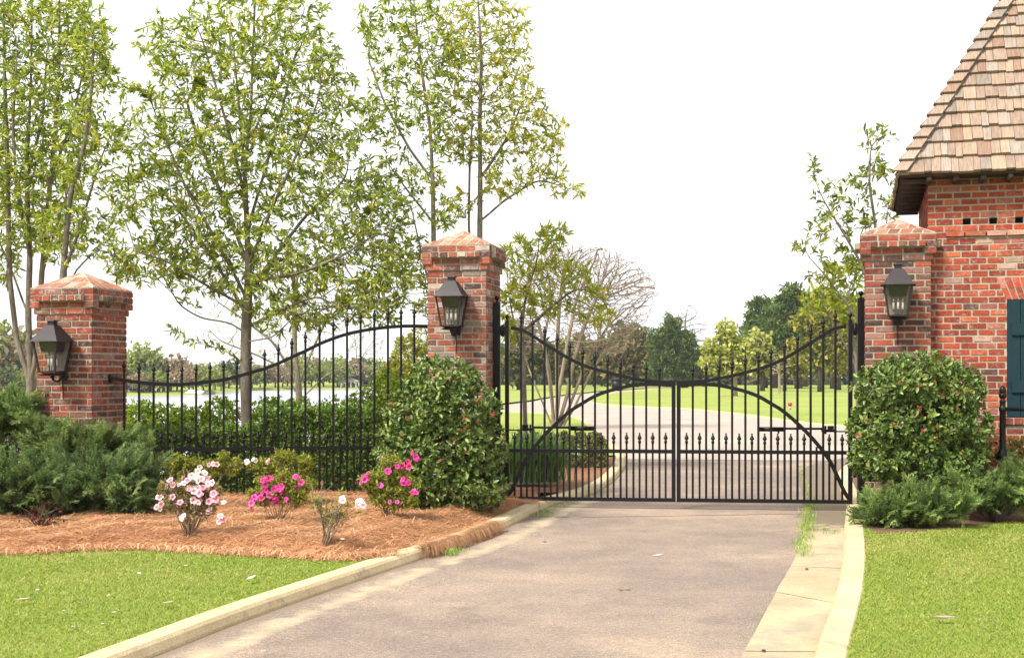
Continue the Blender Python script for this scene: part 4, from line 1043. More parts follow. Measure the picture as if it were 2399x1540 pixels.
leafy_tree('bare_tree', 'thin bare grey tree showing above the round pine', 'tree',
    [[(1600, 905), (1602, 820), (1606, 740)]], [(1612, 750, 30, 50), (1640, 780, 30, 40), (1600, 780, 25, 40)], 175, 260, .22, per=0, kill=.7, step=.8, infl=8, rd=30, r_tip=.035, bark=M_BARK, up=.4)
leafy_tree('bare_tree', 'little bare pale tree on the far lawn in front of the dark pines', 'tree',
    [[(1826, 921), (1826, 880), (1824, 850)]], [(1826, 850, 24, 28), (1845, 860, 14, 24), (1808, 862, 14, 22)], 98, 220, .10, leaf=(.16, .08), per=0, kill=.3, step=.35, infl=4, rd=22, r_tip=.018, bark=M_BARKP, up=.3)

# ------------------------------------------------------------------ trees farther off
def far_tree(name, label, px, by, blobs, Y, n, size, pal, trunk_w=.4, group=None, mat=None, z0=.1, lean=0, limbs=True, elong=1.6, leafcol=None, bark=None):
    b = np.array([(px - CX) / FPX * Y, Y, terr(np.array((px - CX) / FPX * Y), np.array(Y)) if z0 is None else z0], float)
    t = thing(name, label, 'tree', tuple(b), 0, group)
    sub = []
    for q in blobs:
        sub.append((q[0], q[1], q[2] * .62, q[3] * .62))
        for _ in range(10):
            an = rng.uniform(0, 6.283); rr_ = rng.uniform(.45, 1.0); f_ = rng.uniform(.24, .42); sub.append((q[0] + math.cos(an) * q[2] * rr_, q[1] + math.sin(an) * q[3] * rr_, q[2] * f_, q[3] * f_ * .85))
    A = blobs_px(sub, Y, n, rd=np.mean([q[2] for q in blobs]) * .8)
    ctrs = np.array([P(q[0], q[1], Y) for q in blobs]); top = ctrs[:, 2].max()
    m = MB(); tp = [(0, 0, -.1), (lean * .3, 0, (top - b[2]) * .35), (lean, 0, (top - b[2]) * .95)]
    m.tube(tp, [trunk_w / 2, trunk_w * .38, trunk_w * .08], 7)
    if limbs:
        for c in ctrs:
            e = c - b; s = e * .35; s[0] = lean * .4; s[1] = 0; s[2] = max(.4, e[2] * .55 - .3)
            m.tube([tuple(s), tuple((s + e) / 2 + np.array([0, 0, .1 * e[2]])), tuple(e)], [trunk_w * .2, trunk_w * .13, trunk_w * .03], 5)
    m.build('trunk', bark or M_BARKD, t)
    d = rdir(n); ln = rng.uniform(.6, 1.3, n) * size
    # clump to clump brightness of the foliage itself
    V, Fc = leaf_geo(A - b, d, ln, ln / elong, .2, .2)
    mesh_np('crown', V, Fc, mat or M_MATTE, np.repeat(palcol(n, pal, .28), 2, axis=0), t)
    return t
PINE = [((.070, .115, .030), 4), ((.105, .155, .042), 3), ((.15, .195, .060), 2), ((.045, .072, .022), 1.4)]
OLIVE = [((.10, .11, .035), 4), ((.15, .145, .05), 3), ((.20, .18, .07), 2), ((.07, .08, .03), 2)]
BRONZE = [((.20, .15, .065), 3), ((.13, .13, .05), 4), ((.26, .19, .09), 2), ((.09, .11, .035), 3)]
PALEG = [((.36, .38, .10), 4), ((.46, .46, .16), 3), ((.26, .30, .07), 3), ((.54, .52, .26), 1)]
ORANGE = [((.27, .24, .055), 4), ((.34, .27, .06), 2), ((.21, .24, .055), 4), ((.13, .16, .04), 2)]
far_tree('pine_tree', 'dense rounded dark green pine in the middle of the far lawn', 1604, 908,
    [(1575, 768, 34, 32), (1560, 800, 48, 36), (1600, 800, 36, 36), (1578, 835, 58, 36), (1545, 850, 36, 30), (1612, 850, 32, 34), (1580, 868, 54, 24)], 155, 9000, .55, PINE, .9, elong=3.4)
far_tree('bronze_tree', 'bronze-leaved tree left of the round dark pine', 1492, 905, [(1490, 800, 44, 30), (1465, 830, 46, 30), (1510, 835, 38, 32), (1470, 860, 60, 22), (1435, 850, 26, 28)], 165, 2600, .62, BRONZE, .5)
far_tree('pine_tree', 'dark pine behind the bronze-leaved tree', 1452, 906, [(1450, 785, 28, 24), (1480, 780, 22, 18), (1430, 810, 32, 28), (1455, 845, 48, 34)], 180, 1800, .85, PINE, .7, elong=2.4)
far_tree('olive_tree', 'olive-green tree at the wood edge behind the crape myrtle stems', 1392, 905, [(1400, 830, 40, 34), (1370, 850, 44, 34), (1420, 870, 40, 24)], 170, 1800, .7, OLIVE, .5)
far_tree('olive_tree', 'broad olive-green tree at the wood edge seen beside the left gate post', 1216, 912, [(1215, 800, 40, 40), (1240, 830, 50, 44), (1290, 840, 50, 40), (1200, 860, 40, 40), (1330, 860, 40, 34)], 128, 2600, .55, OLIVE, .55)
far_tree('flowering_tree', 'pale yellow-green tree with a forked light trunk near the gate centre', 1722, 930, [(1700, 790, 30, 34), (1672, 825, 34, 34), (1725, 815, 34, 36), (1700, 850, 46, 26), (1660, 850, 22, 20)], 88, 2600, .34, PALEG, .38, bark=M_BARKP)
far_tree('flowering_tree', 'pale yellow-green tree on the far lawn nearer the dark pines', 1786, 915, [(1772, 795, 30, 30), (1755, 830, 30, 28), (1795, 830, 28, 28), (1775, 860, 40, 18)], 118, 2000, .42, PALEG, .5)
far_tree('pine_tree', 'tall dark pine rising over the pale trees', 1790, 908, [(1775, 712, 26, 16), (1800, 720, 22, 16), (1765, 745, 24, 18), (1805, 755, 40, 24), (1785, 785, 46, 26), (1815, 800, 40, 30)], 150, 4200, .6, PINE, .95, elong=2.2)
far_tree('pine_tree', 'tallest dark pine on the far lawn, left of the orange tree', 1870, 910, [(1848, 690, 26, 18), (1860, 678, 16, 12), (1835, 715, 28, 20), (1862, 730, 34, 24), (1840, 770, 50, 30), (1870, 800, 40, 34), (1835, 830, 40, 26)], 140, 5000, .55, PINE, .95, elong=2.2)
far_tree('pine_tree', 'dark pine with a straight trunk standing behind the tallest pine', 1886, 906, [(1885, 705, 26, 16), (1905, 720, 26, 20), (1890, 750, 36, 24), (1900, 790, 36, 26)], 165, 1500, .85, PINE, .9, elong=2.2)
far_tree('orange_tree', 'orange-tinted tree on the far lawn near the right gate post', 1922, 918, [(1890, 760, 40, 22), (1920, 740, 40, 30), (1960, 770, 40, 36), (1900, 800, 46, 26), (1950, 830, 50, 34), (1985, 800, 30, 40), (1900, 845, 40, 20)], 112, 3400, .40, ORANGE, .62)
far_tree('orange_tree', 'smaller orange-tinted tree half hidden behind the right berry bush', 1964, 912, [(1975, 845, 36, 30), (1990, 800, 24, 40), (1950, 860, 30, 20)], 126, 1100, .45, ORANGE, .6)
far_tree('budding_tree', 'small pale budding tree in front of the round pine', 1561, 905, [(1563, 840, 16, 20), (1552, 855, 14, 14), (1575, 855, 14, 14)], 168, 420, .42, PALEG, .25, bark=M_BARKP)
far_tree('pine_tree', 'broad feathery dark pine spreading behind the right gate leaf', 1815, 906, [(1790, 770, 60, 28), (1830, 740, 50, 30), (1760, 800, 50, 26), (1840, 800, 60, 30), (1800, 830, 60, 26), (1740, 830, 34, 20), (1870, 770, 46, 34)], 146, 5200, .58, PINE, .9, elong=3.4)
far_tree('olive_tree', 'olive-green tree filling the gap between the round pine and the pale trees', 1648, 905, [(1640, 850, 30, 26), (1655, 870, 34, 20), (1625, 875, 30, 18)], 178, 1300, .6, OLIVE, .4)
far_tree('olive_tree', 'olive-brown tree behind the right stems of the crape myrtle', 1345, 905, [(1350, 820, 36, 34), (1330, 850, 40, 30), (1370, 860, 34, 28), (1310, 830, 30, 30)], 150, 2000, .55, [((.20, .17, .07), 3), ((.16, .15, .05), 3), ((.26, .20, .09), 2)], .45)
far_tree('pine_tree', 'low dark pine left of the bronze-leaved tree', 1420, 905, [(1415, 815, 26, 22), (1405, 840, 34, 24), (1425, 862, 38, 22)], 172, 1800, .6, PINE, .6, elong=3)
far_tree('orange_tree', 'yellow-olive tree between the dark pines and the orange tree', 1838, 915, [(1850, 840, 40, 22), (1830, 860, 34, 20), (1865, 865, 30, 18)], 118, 1400, .42, [((.30, .28, .06), 3), ((.22, .22, .05), 3), ((.14, .15, .04), 2)], .4)
far_tree('olive_tree', 'light olive tree rising behind the orange-tinted trees at the right gate post', 1950, 908, [(1930, 700, 40, 26), (1975, 715, 44, 34), (1910, 735, 36, 26), (1990, 760, 36, 34), (1945, 760, 50, 30)], 138, 2600, .5, [((.20, .23, .06), 4), ((.27, .29, .07), 3), ((.13, .16, .045), 2)], .6)
# the wood that closes the view beyond the far lawn
def wood_mass(name, spans, Y, n, size, pal, dep=14, z0=0.):
    V_ = []; 
    for x0, x1, y0, y1 in spans:
        k = int(n * (x1 - x0) / sum(s[1] - s[0] for s in spans))
        px = rng.uniform(x0, x1, k); ph = .5 + .5 * np.sin(px * .09 + np.sin(px * .031) * 3)
        topy = y0 + (1 - ph) * 16 + rng.uniform(0, 10, k); py = topy + (y1 - topy) * rng.uniform(0, 1, k) ** 1.1; yy = Y + rng.uniform(-dep / 2, dep / 2, k)
        V_.append(np.stack([(px - CX) / FPX * yy, yy, EYE - (py - CY) / FPX * yy], 1))
    A = np.concatenate(V_); k = len(A); ln = rng.uniform(.6, 1.3, k) * size
    V, Fc = leaf_geo(A, rdir(k), ln, ln / 1.7, .2, .2)
    o = mesh_np(name, V, Fc, M_MATTE, np.repeat(palcol(k, pal, .25), 2, axis=0)); return o
tag(wood_mass('woods', [(1150, 1460, 800, 905), (1460, 1660, 832, 903), (1640, 1760, 800, 902), (1740, 2120, 740, 902)], 215, 24000, 1.0, [((.11, .14, .045), 4), ((.16, .18, .06), 3), ((.17, .15, .075), 1.2), ((.07, .10, .032), 3)]), 'dim wood closing the view behind the far lawn', 'woods', kind='stuff')
for px, by, w_, Y in ((1545, 905, .5, 190), (1516, 905, .45, 188), (1440, 905, .5, 186), (1632, 905, .4, 186), (1655, 904, .4, 190)):
    pass

# ------------------------------------------------------------------ shrubs
def bush(name, label, blobs, Y, n, leaf, per, pal, mat, cat='bush', group=None, base=None, rd=None, shell=.72, inner=.25, stems=7, upb=.35, berries=0, bmask=None, z0=.09):
    b = np.array(base if base is not None else (P(blobs[0][0], 1000, Y)[0], Y, z0), float)
    t = thing(name, label, cat, tuple(b), 0, group)
    A = blobs_px(blobs, Y, int(n * (1 - inner)), rd, shell); B = blobs_px(blobs, Y, int(n * inner), rd)
    C = np.concatenate([A, B])
    C = C[C[:, 2] > b[2] - .02]
    # drop shell points buried inside a neighbouring blob
    cs = np.array([P(q[0], q[1], Y + (q[4] if len(q) > 4 else 0)) for q in blobs]); s = Y / FPX
    rs = np.array([(q[2] * s, (rd or min(q[2], q[3])) * s, q[3] * s) for q in blobs])
    dn = np.min(np.linalg.norm((C[:, None] - cs[None]) / rs[None], axis=2), axis=1); C = C[dn > .45]; 
    ctr = cs.mean(0); k = np.argmin(np.linalg.norm((C[:, None] - cs[None]) / rs[None], axis=2), axis=1)
    outd = unit((C - cs[k]) / rs[k] + np.array([0, 0, upb]))
    reps = rng.poisson(per, len(C)); idx = np.repeat(np.arange(len(C)), reps); m = len(idx)
    d = unit(outd[idx] * .7 + rdir(m) * .9); ln = rng.uniform(.65, 1.2, m) * leaf[0]
    pos = C[idx] + rdir(m) * leaf[0] * .25
    V, Fc = leaf_geo(pos, d, ln, ln * leaf[1] / leaf[0], .18, .2, up=outd[idx] + .5 * rng.normal(size=(m, 3)))
    mesh_np('foliage', V - b, Fc, mat, np.repeat(palcol(m, pal), 2, axis=0), t)
    mb = MB()
    for _ in range(stems):
        e = C[rng.integers(len(C))] - b; e = e * .85; a = rng.uniform(-.014, .014, 2)
        mb.tube([(a[0], a[1], -.03), tuple(e * .45 + np.array([a[0], a[1], .08])), tuple(e)], [.016, .010, .004], 5)
    mb.build('stems', M_BARK, t)
    return t, C, outd, b
PAL_PHOT = [((.085, .140, .024), 5), ((.13, .195, .034), 4), ((.21, .275, .060), 2.4), ((.045, .078, .015), 2.6), ((.30, .30, .07), .5)]
def add_berries(t, C, outd, b, spots, n_extra):
    m = MB()
    for _ in range(9):
        p = rng.normal(0, .014, 3); r = rng.uniform(.006, .0085)
        m.lathe([(r * .4, -r * .9), (r * .85, -r * .5), (r, 0), (r * .85, r * .5), (r * .3, r * .92)], tuple(p), 6)
    me = m.mesh('berry_cluster'); me.materials.append(M_BERRY)
    front = np.where(outd[:, 1] < -.1)[0]
    todo = []
    for px, py in spots:
        pr = np.stack([CX + C[front, 0] / C[front, 1] * FPX, CY - (C[front, 2] - EYE) / C[front, 1] * FPX], 1)
        dd = np.linalg.norm(pr - np.array([px, py]), axis=1); near = np.argsort(dd)[:6]; todo.append(front[near[np.argmin(C[front[near], 1])]])
    todo += list(rng.choice(front, n_extra))
    for i in todo:
        p = C[i] + outd[i] * .035 - b; o = part(me, 'berry_cluster', None, t, tuple(p)); o.rotation_euler = tuple(rng.uniform(0, 6, 3)); s = rng.uniform(.55, .85); o.scale = (s, s, s)
M_BERRY = m_plain('red_berry', (.40, .07, .03), .35, .4)
D2 = lambda x, y: (900 * .6402 + 0 + x / 2.4055, 576.2 + y / 2.4055)
t_, C_, o_, b_ = bush('berry_bush', 'tall glossy bush with red berries in front of the weathered pillar', [(1035, 895, 88, 60), (1010, 960, 105, 80), (1075, 960, 100, 80), (1030, 1050, 140, 85), (1105, 1050, 85, 80), (960, 1050, 82, 70), (1035, 1140, 120, 66), (1110, 1135, 76, 66), (1000, 1105, 120, 60)], 12.75, 4000, (.056, .030), 6.8, PAL_PHOT, M_GLOSSY, rd=120)
add_berries(t_, C_, o_, b_, [(576 + x / 2.4, 576 + y / 2.4) for x, y in ((1245, 885), (1330, 880), (1345, 945), (1375, 945), (1320, 990), (1240, 970), (1250, 1010), (1215, 1040), (1235, 1050), (1175, 1120), (850, 890), (865, 1070), (735, 1075), (800, 905), (1300, 910), (920, 950), (1090, 1205), (1110, 1290), (1410, 1060), (1470, 960))], 6)
t_, C_, o_, b_ = bush('berry_bush', 'broad glossy bush with a few red berries before the guard house wall', [(2150, 895, 112, 70), (2075, 915, 70, 66), (2220, 915, 75, 70), (2140, 990, 140, 85), (2060, 1010, 68, 75), (2240, 1000, 72, 80), (2140, 1065, 150, 66), (2060, 1080, 66, 45), (2230, 1080, 80, 50)], 12.55, 3900, (.055, .030), 6.8, PAL_PHOT, M_GLOSSY, rd=120)
add_berries(t_, C_, o_, b_, [(1758.7 + x / 1.851, 448.2 + y / 1.851) for x, y in ((640, 835), (740, 855), (810, 825), (840, 890), (615, 955), (740, 960), (480, 990), (605, 1010), (655, 1015), (750, 1020), (820, 1030), (795, 1060), (460, 1030), (410, 1080), (900, 1140))], 2)
PAL_BOX = [((.10, .175, .024), 5), ((.16, .26, .034), 4), ((.25, .36, .052), 2.8), ((.05, .09, .016), 1.6)]
def hedge_along(name, label, x0, x1, y0, y1, z1, n, pal, along, leaf=(.040, .022), per=5, mat=None, depth=.0):
    """clipped hedge: a rounded box given in a local frame (origin, direction)"""
    o, dr = along; dr = np.array(dr) / np.linalg.norm(dr); nrm = np.array([-dr[1], dr[0]])
    L_, W_ = x1 - x0, y1 - y0
    q = rng.uniform(-1, 1, (n * 2, 3)); s = rng.uniform(.80, 1, (n * 2, 1)) ; f = rng.integers(0, 3, n * 2)
    q[np.arange(n * 2), f] = np.sign(q[np.arange(n * 2), f]) * s[:, 0]
    q = q[~((f == 2) & (q[:, 2] < 0))][:n]
    wob = .04 * np.sin(q[:, 0] * 17) + .03 * np.sin(q[:, 1] * 9 + q[:, 0] * 31)
    loc = np.stack([(q[:, 0] + 1) / 2 * L_ + x0, (q[:, 1] + 1) / 2 * W_ + y0, (q[:, 2] + 1) / 2 * (z1 - .06) + .06 + wob * (q[:, 2] > .3)], 1)
    C = np.c_[np.outer(loc[:, 0], dr) + np.outer(loc[:, 1], nrm) + np.array(o)[:2], loc[:, 2]]
    od = np.zeros((len(q), 3)); od[np.arange(len(q)), f[:len(q)] if False else np.abs(q).argmax(1)] = 1; od *= np.sign(q)
    outd = unit(np.c_[np.outer(od[:, 0], dr) + np.outer(od[:, 1], nrm), od[:, 2] + .3])
    b = np.array([*(np.array(o)[:2] + dr * (x0 + x1) / 2 + nrm * (y0 + y1) / 2), .12])
    t = thing(name, label, 'hedge', tuple(b), 0)
    idx = np.repeat(np.arange(len(C)), rng.poisson(per, len(C))); m = len(idx); d = unit(outd[idx] * .7 + rdir(m)); ln = rng.uniform(.6, 1.2, m) * leaf[0]
    V, Fc = leaf_geo(C[idx] + rdir(m) * .02, d, ln, ln * leaf[1] / leaf[0], .15, .15, up=outd[idx] + .5 * rng.normal(size=(m, 3)))
    mesh_np('foliage', V - b, Fc, mat or M_GLOSSY, np.repeat(palcol(m, pal), 2, axis=0), t)
    mb = MB()
    for k in range(int(L_ * 6)):
        a = rng.uniform(x0, x1); c = np.array(o)[:2] + dr * a + nrm * (y0 + y1) / 2 - b[:2]
        mb.tube([(c[0], c[1], -.07), (c[0] + rng.normal(0, .06), c[1] + rng.normal(0, .06), (z1 - .1) * .7)], [.012, .005], 5)
    r0 = np.array(o)[:2] + dr * x0 + nrm * (y0 + y1) / 2 - b[:2]; r1 = np.array(o)[:2] + dr * x1 + nrm * (y0 + y1) / 2 - b[:2]; mb.bar((r0[0], r0[1], -.07), (r1[0], r1[1], -.07), .04, .03)
    mb.build('stems', M_BARKD, t); return t
hedge_along('clipped_hedge', 'clipped dark green hedge behind the fence, next to the pillar by the gate', fs(612), fs(905), .32, 1.15, 1.06, 11000, PAL_BOX, (FA, fdir))
hedge_along('clipped_hedge', 'lower dark hedge behind the fence, beside the shorter pillar', fs(330), fs(606), .34, 1.1, .84, 10000, PAL_BOX, (FA, fdir))
hedge_along('low_hedge', 'low olive hedge behind the left gate leaf', .10, 1.40, 19.2, 20.1, .52, 2200, [((.15, .15, .035), 4), ((.22, .20, .05), 3), ((.08, .10, .025), 3)], ((0, 0), (1, 0)), leaf=(.05, .026))
PAL_LIGHT = [((.19, .29, .034), 4), ((.28, .39, .048), 4), ((.38, .46, .075), 2), ((.11, .17, .02), 1.6)]
for i, (lab, bl, Y) in enumerate((
    ('wispy bright green shrub behind the fence, nearest the shorter pillar', [(330, 980, 50, 42), (380, 985, 55, 40), (350, 1015, 70, 40)], 16.4),
    ('wispy bright green shrub behind the fence, left of the main tree trunk', [(450, 988, 55, 40), (520, 972, 45, 45), (490, 1015, 80, 40)], 16.8),
    ('wispy bright green shrub behind the fence, right of the main tree trunk', [(640, 965, 55, 40), (700, 968, 50, 38), (660, 1000, 80, 40)], 17.2),
    ('wispy bright green shrub behind the fence, nearest the weathered pillar', [(790, 965, 55, 40), (860, 948, 45, 40), (905, 915, 40, 50), (830, 995, 90, 40)], 17.2))):
    bush('wispy_shrub', lab, bl, Y, 1500, (.048, .020), 5.5, PAL_LIGHT, M_MATTE, rd=45, shell=.5, inner=.4, upb=1.2, group='wispy shrubs behind the fence', base=(P(bl[0][0], 1000, Y)[0] + .2, Y, .0))
    o = COL.objects[-3] if False else None
bush('yellow_shrub', 'soft yellow-green shrub behind the right end of the fence', [(960, 850, 45, 70), (930, 900, 50, 60), (985, 800, 25, 40)], 26, 900, (.09, .035), 5, [((.30, .30, .06), 4), ((.22, .24, .05), 3), ((.36, .32, .08), 2)], M_MATTE, rd=45, upb=.8, base=(P(950, 1000, 26)[0], 26, 0.))

# junipers: feathery sprays
def spray_template():
    V = []; Fc = []
    def lens(a, d, l, w, n):
        a = np.array(a); d = np.array(d) / np.linalg.norm(d); s = np.cross(d, n); s = s / (np.linalg.norm(s) + 1e-9)
        o = len(V); V.extend([a, a + d * l * .45 + s * w, a + d * l, a + d * l * .45 - s * w]); Fc.append((o, o + 1, o + 2, o + 3))
    r = np.random.default_rng(3)
    for i in range(13):
        t = .10 + .90 * i / 12; ax = np.array([t, 0, .22 * t * t])
        for sd in (-1, 1):
            l = .36 * (1.08 - .75 * t) * r.uniform(.8, 1.2); d = np.array([.80, sd * .62, r.uniform(-.25, .45)])
            lens(ax, d, l, .020, np.array([0, 0, 1.]))
            dn = d / np.linalg.norm(d)
            for k in range(1, 4):
                for s2 in (-1, 1):
                    p = ax + dn * l * k / 3.6; d2 = dn + np.array([.2, s2 * .7, r.uniform(-.6, .9)]); lens(p, d2, .085 * r.uniform(.7, 1.3), .0125, r.normal(size=3))
    lens((0, 0, 0), (1, 0, .2), 1.02, .012, np.array([0, 1., 0]))
    return np.array(V), np.array(Fc)
SPV, SPF = spray_template()
def juniper(label, blobs, Y, n, size, base, rd=None, pal=None, group='spreading junipers'):
    pal = pal or [((.085, .128, .052), 5), ((.120, .168, .066), 4), ((.165, .215, .088), 2.5), ((.058, .086, .038), 2)]
    b = np.array(base, float); t = thing('juniper', label, 'juniper', tuple(b), 0, group)
    T0 = blobs_px(blobs, Y, n // 9, rd, .62); T0 = T0[T0[:, 2] > b[2] + .05]
    cs = np.array([P(q[0], q[1], Y + (q[4] if len(q) > 4 else 0)) for q in blobs]); s = Y / FPX; rs = np.array([(q[2] * s, (rd or min(q[2], q[3])) * s, q[3] * s) for q in blobs])
    k = np.argmin(np.linalg.norm((T0[:, None] - cs[None]) / rs[None], axis=2), axis=1)
    root = np.array([b[0], b[1], b[2]])
    td = unit(unit((T0 - cs[k]) / rs[k]) * .7 + unit(T0 - root) * .6 + np.array([0, -.1, .08]) + rng.normal(0, .3, T0.shape))
    ti = np.repeat(np.arange(len(T0)), rng.poisson(9, len(T0)) + 2); n = len(ti)
    d = unit(td[ti] + rng.normal(0, .42, (n, 3))); A = T0[ti] + td[ti] * (rng.uniform(-.5, .35, (n, 1)) * size) + rng.normal(0, .03, (n, 3))
    k2 = A[:, 2] > b[2] + .02; A, d, ti = A[k2], d[k2], ti[k2]; n = len(A)
    tone = rng.uniform(.72, 1.25, len(T0))[ti]
    up = unit(np.array([0, 0, 1.]) + rng.normal(0, .5, (n, 3))); sd = unit(np.cross(up, d)); nr = np.cross(d, sd)
    l = (rng.uniform(.65, 1.2, n) * size)[:, None, None]
    st = A - d * l[:, 0] * .55
    V = st[:, None] + l * (SPV[None, :, :1] * d[:, None] + SPV[None, :, 1:2] * sd[:, None] + SPV[None, :, 2:] * nr[:, None])
    m = len(SPV); Fc = (np.arange(n)[:, None, None] * m + SPF[None]).reshape(-1, 4)
    tipf = SPV[SPF[:, 0], 0]                       # tips of the sprays are this plant's paler new growth
    c = palcol(n, pal)[:, None, :] * tone[:, None, None] * (.80 + .60 * tipf)[None, :, None] * rng.uniform(.85, 1.15, (n, len(SPF), 1))
    mesh_np('foliage', V.reshape(-1, 3) - b, Fc, M_MATTE, c.reshape(-1, 3), t)
    mb = MB()
    for _ in range(16):
        e = (A[rng.integers(n)] - b) * .8; mb.tube([(0, 0, -.02), tuple(e * .5 + np.array([0, 0, -.03])), tuple(e)], [.022, .014, .005], 5)
    mb.build('stems', M_BARKD, t); return t
juniper('large blue-green juniper at the photo\'s left edge below the lantern', [(60, 1135, 110, 42), (130, 1160, 110, 48), (10, 1170, 90, 50), (70, 1192, 120, 34), (-40, 1140, 80, 56), (100, 1115, 60, 30)], 11.9, 950, .27, (P(60, 1150, 11.9)[0], 11.9, .10), rd=85)
juniper('blue-green juniper reaching right to the end of the fence', [(255, 1125, 80, 42), (305, 1155, 55, 46), (220, 1165, 90, 42), (318, 1110, 36, 28), (275, 1188, 80, 24), (190, 1115, 50, 30)], 12.0, 900, .27, (P(265, 1150, 12)[0], 12.0, .10), rd=80)
juniper('olive-tinged juniper spread in front of the shorter brick pillar', [(180, 1045, 80, 26), (260, 1040, 70, 24), (120, 1035, 60, 32), (318, 1055, 44, 22), (200, 1065, 110, 28)], 12.7, 760, .24, (P(200, 1120, 12.7)[0], 12.7, .10), rd=60, pal=[((.10, .14, .052), 5), ((.14, .19, .066), 4), ((.19, .235, .085), 2.5), ((.07, .09, .038), 2)])
juniper('tallest juniper behind the others at the left edge, beside the lantern pillar', [(25, 975, 62, 46), (-20, 985, 60, 56), (45, 955, 30, 22), (20, 1040, 80, 40)], 13.2, 520, .24, (P(20, 1100, 13.2)[0], 13.2, .10), rd=60, pal=[((.10, .15, .050), 5), ((.14, .20, .062), 4), ((.18, .245, .08), 2.5), ((.068, .095, .036), 2)])
PJ = [((.115, .165, .056), 5), ((.16, .22, .070), 4), ((.22, .285, .092), 3), ((.068, .10, .036), 2.4)]
juniper('bright green juniper spilling over the kerb beside the gate', [(2095, 1188, 70, 30), (2155, 1192, 95, 34), (2068, 1208, 44, 26), (2225, 1178, 60, 28), (2120, 1215, 80, 20)], 11.75, 620, .23, (P(2140, 1200, 11.75)[0], 11.75, .07), rd=60, pal=PJ)
juniper('bright green juniper below the teal shutter', [(2290, 1140, 60, 24), (2350, 1130, 60, 28), (2410, 1140, 60, 30), (2330, 1158, 70, 20)], 12.1, 500, .23, (P(2330, 1150, 12.1)[0], 12.1, .07), rd=50, pal=PJ)
bush('brown_shrub', 'low brownish shrub against the guard house wall behind the rail', [(2330, 1060, 50, 25), (2385, 1055, 40, 32)], 12.95, 260, (.05, .022), 4, [((.20, .17, .05), 3), ((.26, .13, .06), 2), ((.12, .14, .04), 3)], M_MATTE, rd=26)
# ------------------------------------------------------------------ azaleas with their flowers
Z5 = lambda x, y: (352.1 + x / 3.406, 1024.4 + y / 3.406)
def flower_mesh(col_out, col_in, r=.036):
    V = []; Fc = []; C = []
    for k in range(5):
        a = 2 * math.pi * k / 5; A = Matrix.Rotation(a, 3, 'Z')
        pts = [(.004, 0, 0), (.5 * r, -.46 * r, .40 * r), (.98 * r, -.44 * r, .52 * r), (1.12 * r, 0, .40 * r), (.98 * r, .44 * r, .46 * r), (.5 * r, .46 * r, .44 * r), (.55 * r, 0, .34 * r)]
        o = len(V); V += [tuple(A @ Vector(p)) for p in pts]
        Fc += [(o, o + 1, o + 6, o + 5), (o + 1, o + 2, o + 3, o + 6), (o + 6, o + 3, o + 4, o + 5)]; C += [col_in, col_out, col_out]
    me = bpy.data.meshes.new('flower'); me.from_pydata(V, [], Fc)
    a = me.color_attributes.new('col', 'FLOAT_COLOR', 'CORNER'); c = np.ones((len(Fc), 4), np.float32); c[:, :3] = C
    a.data.foreach_set('color', np.repeat(c, 4, axis=0).ravel()); me.materials.append(M_PETAL); return me
FW = [flower_mesh((.86, .78, .78), (.80, .32, .42)), flower_mesh((.88, .82, .80), (.82, .5, .5)), flower_mesh((.82, .45, .52), (.75, .18, .3))]
FM = [flower_mesh((.72, .07, .38), (.58, .03, .20)), flower_mesh((.80, .13, .46), (.62, .04, .22)), flower_mesh((.68, .06, .24), (.5, .03, .12))]
PAL_AZ = [((.22, .25, .045), 4), ((.32, .34, .065), 4), ((.14, .17, .035), 2), ((.32, .22, .09), .8)]
PAL_AZW = [((.26, .22, .09), 4), ((.34, .26, .14), 3), ((.20, .21, .06), 2), ((.44, .32, .21), 1.4)]
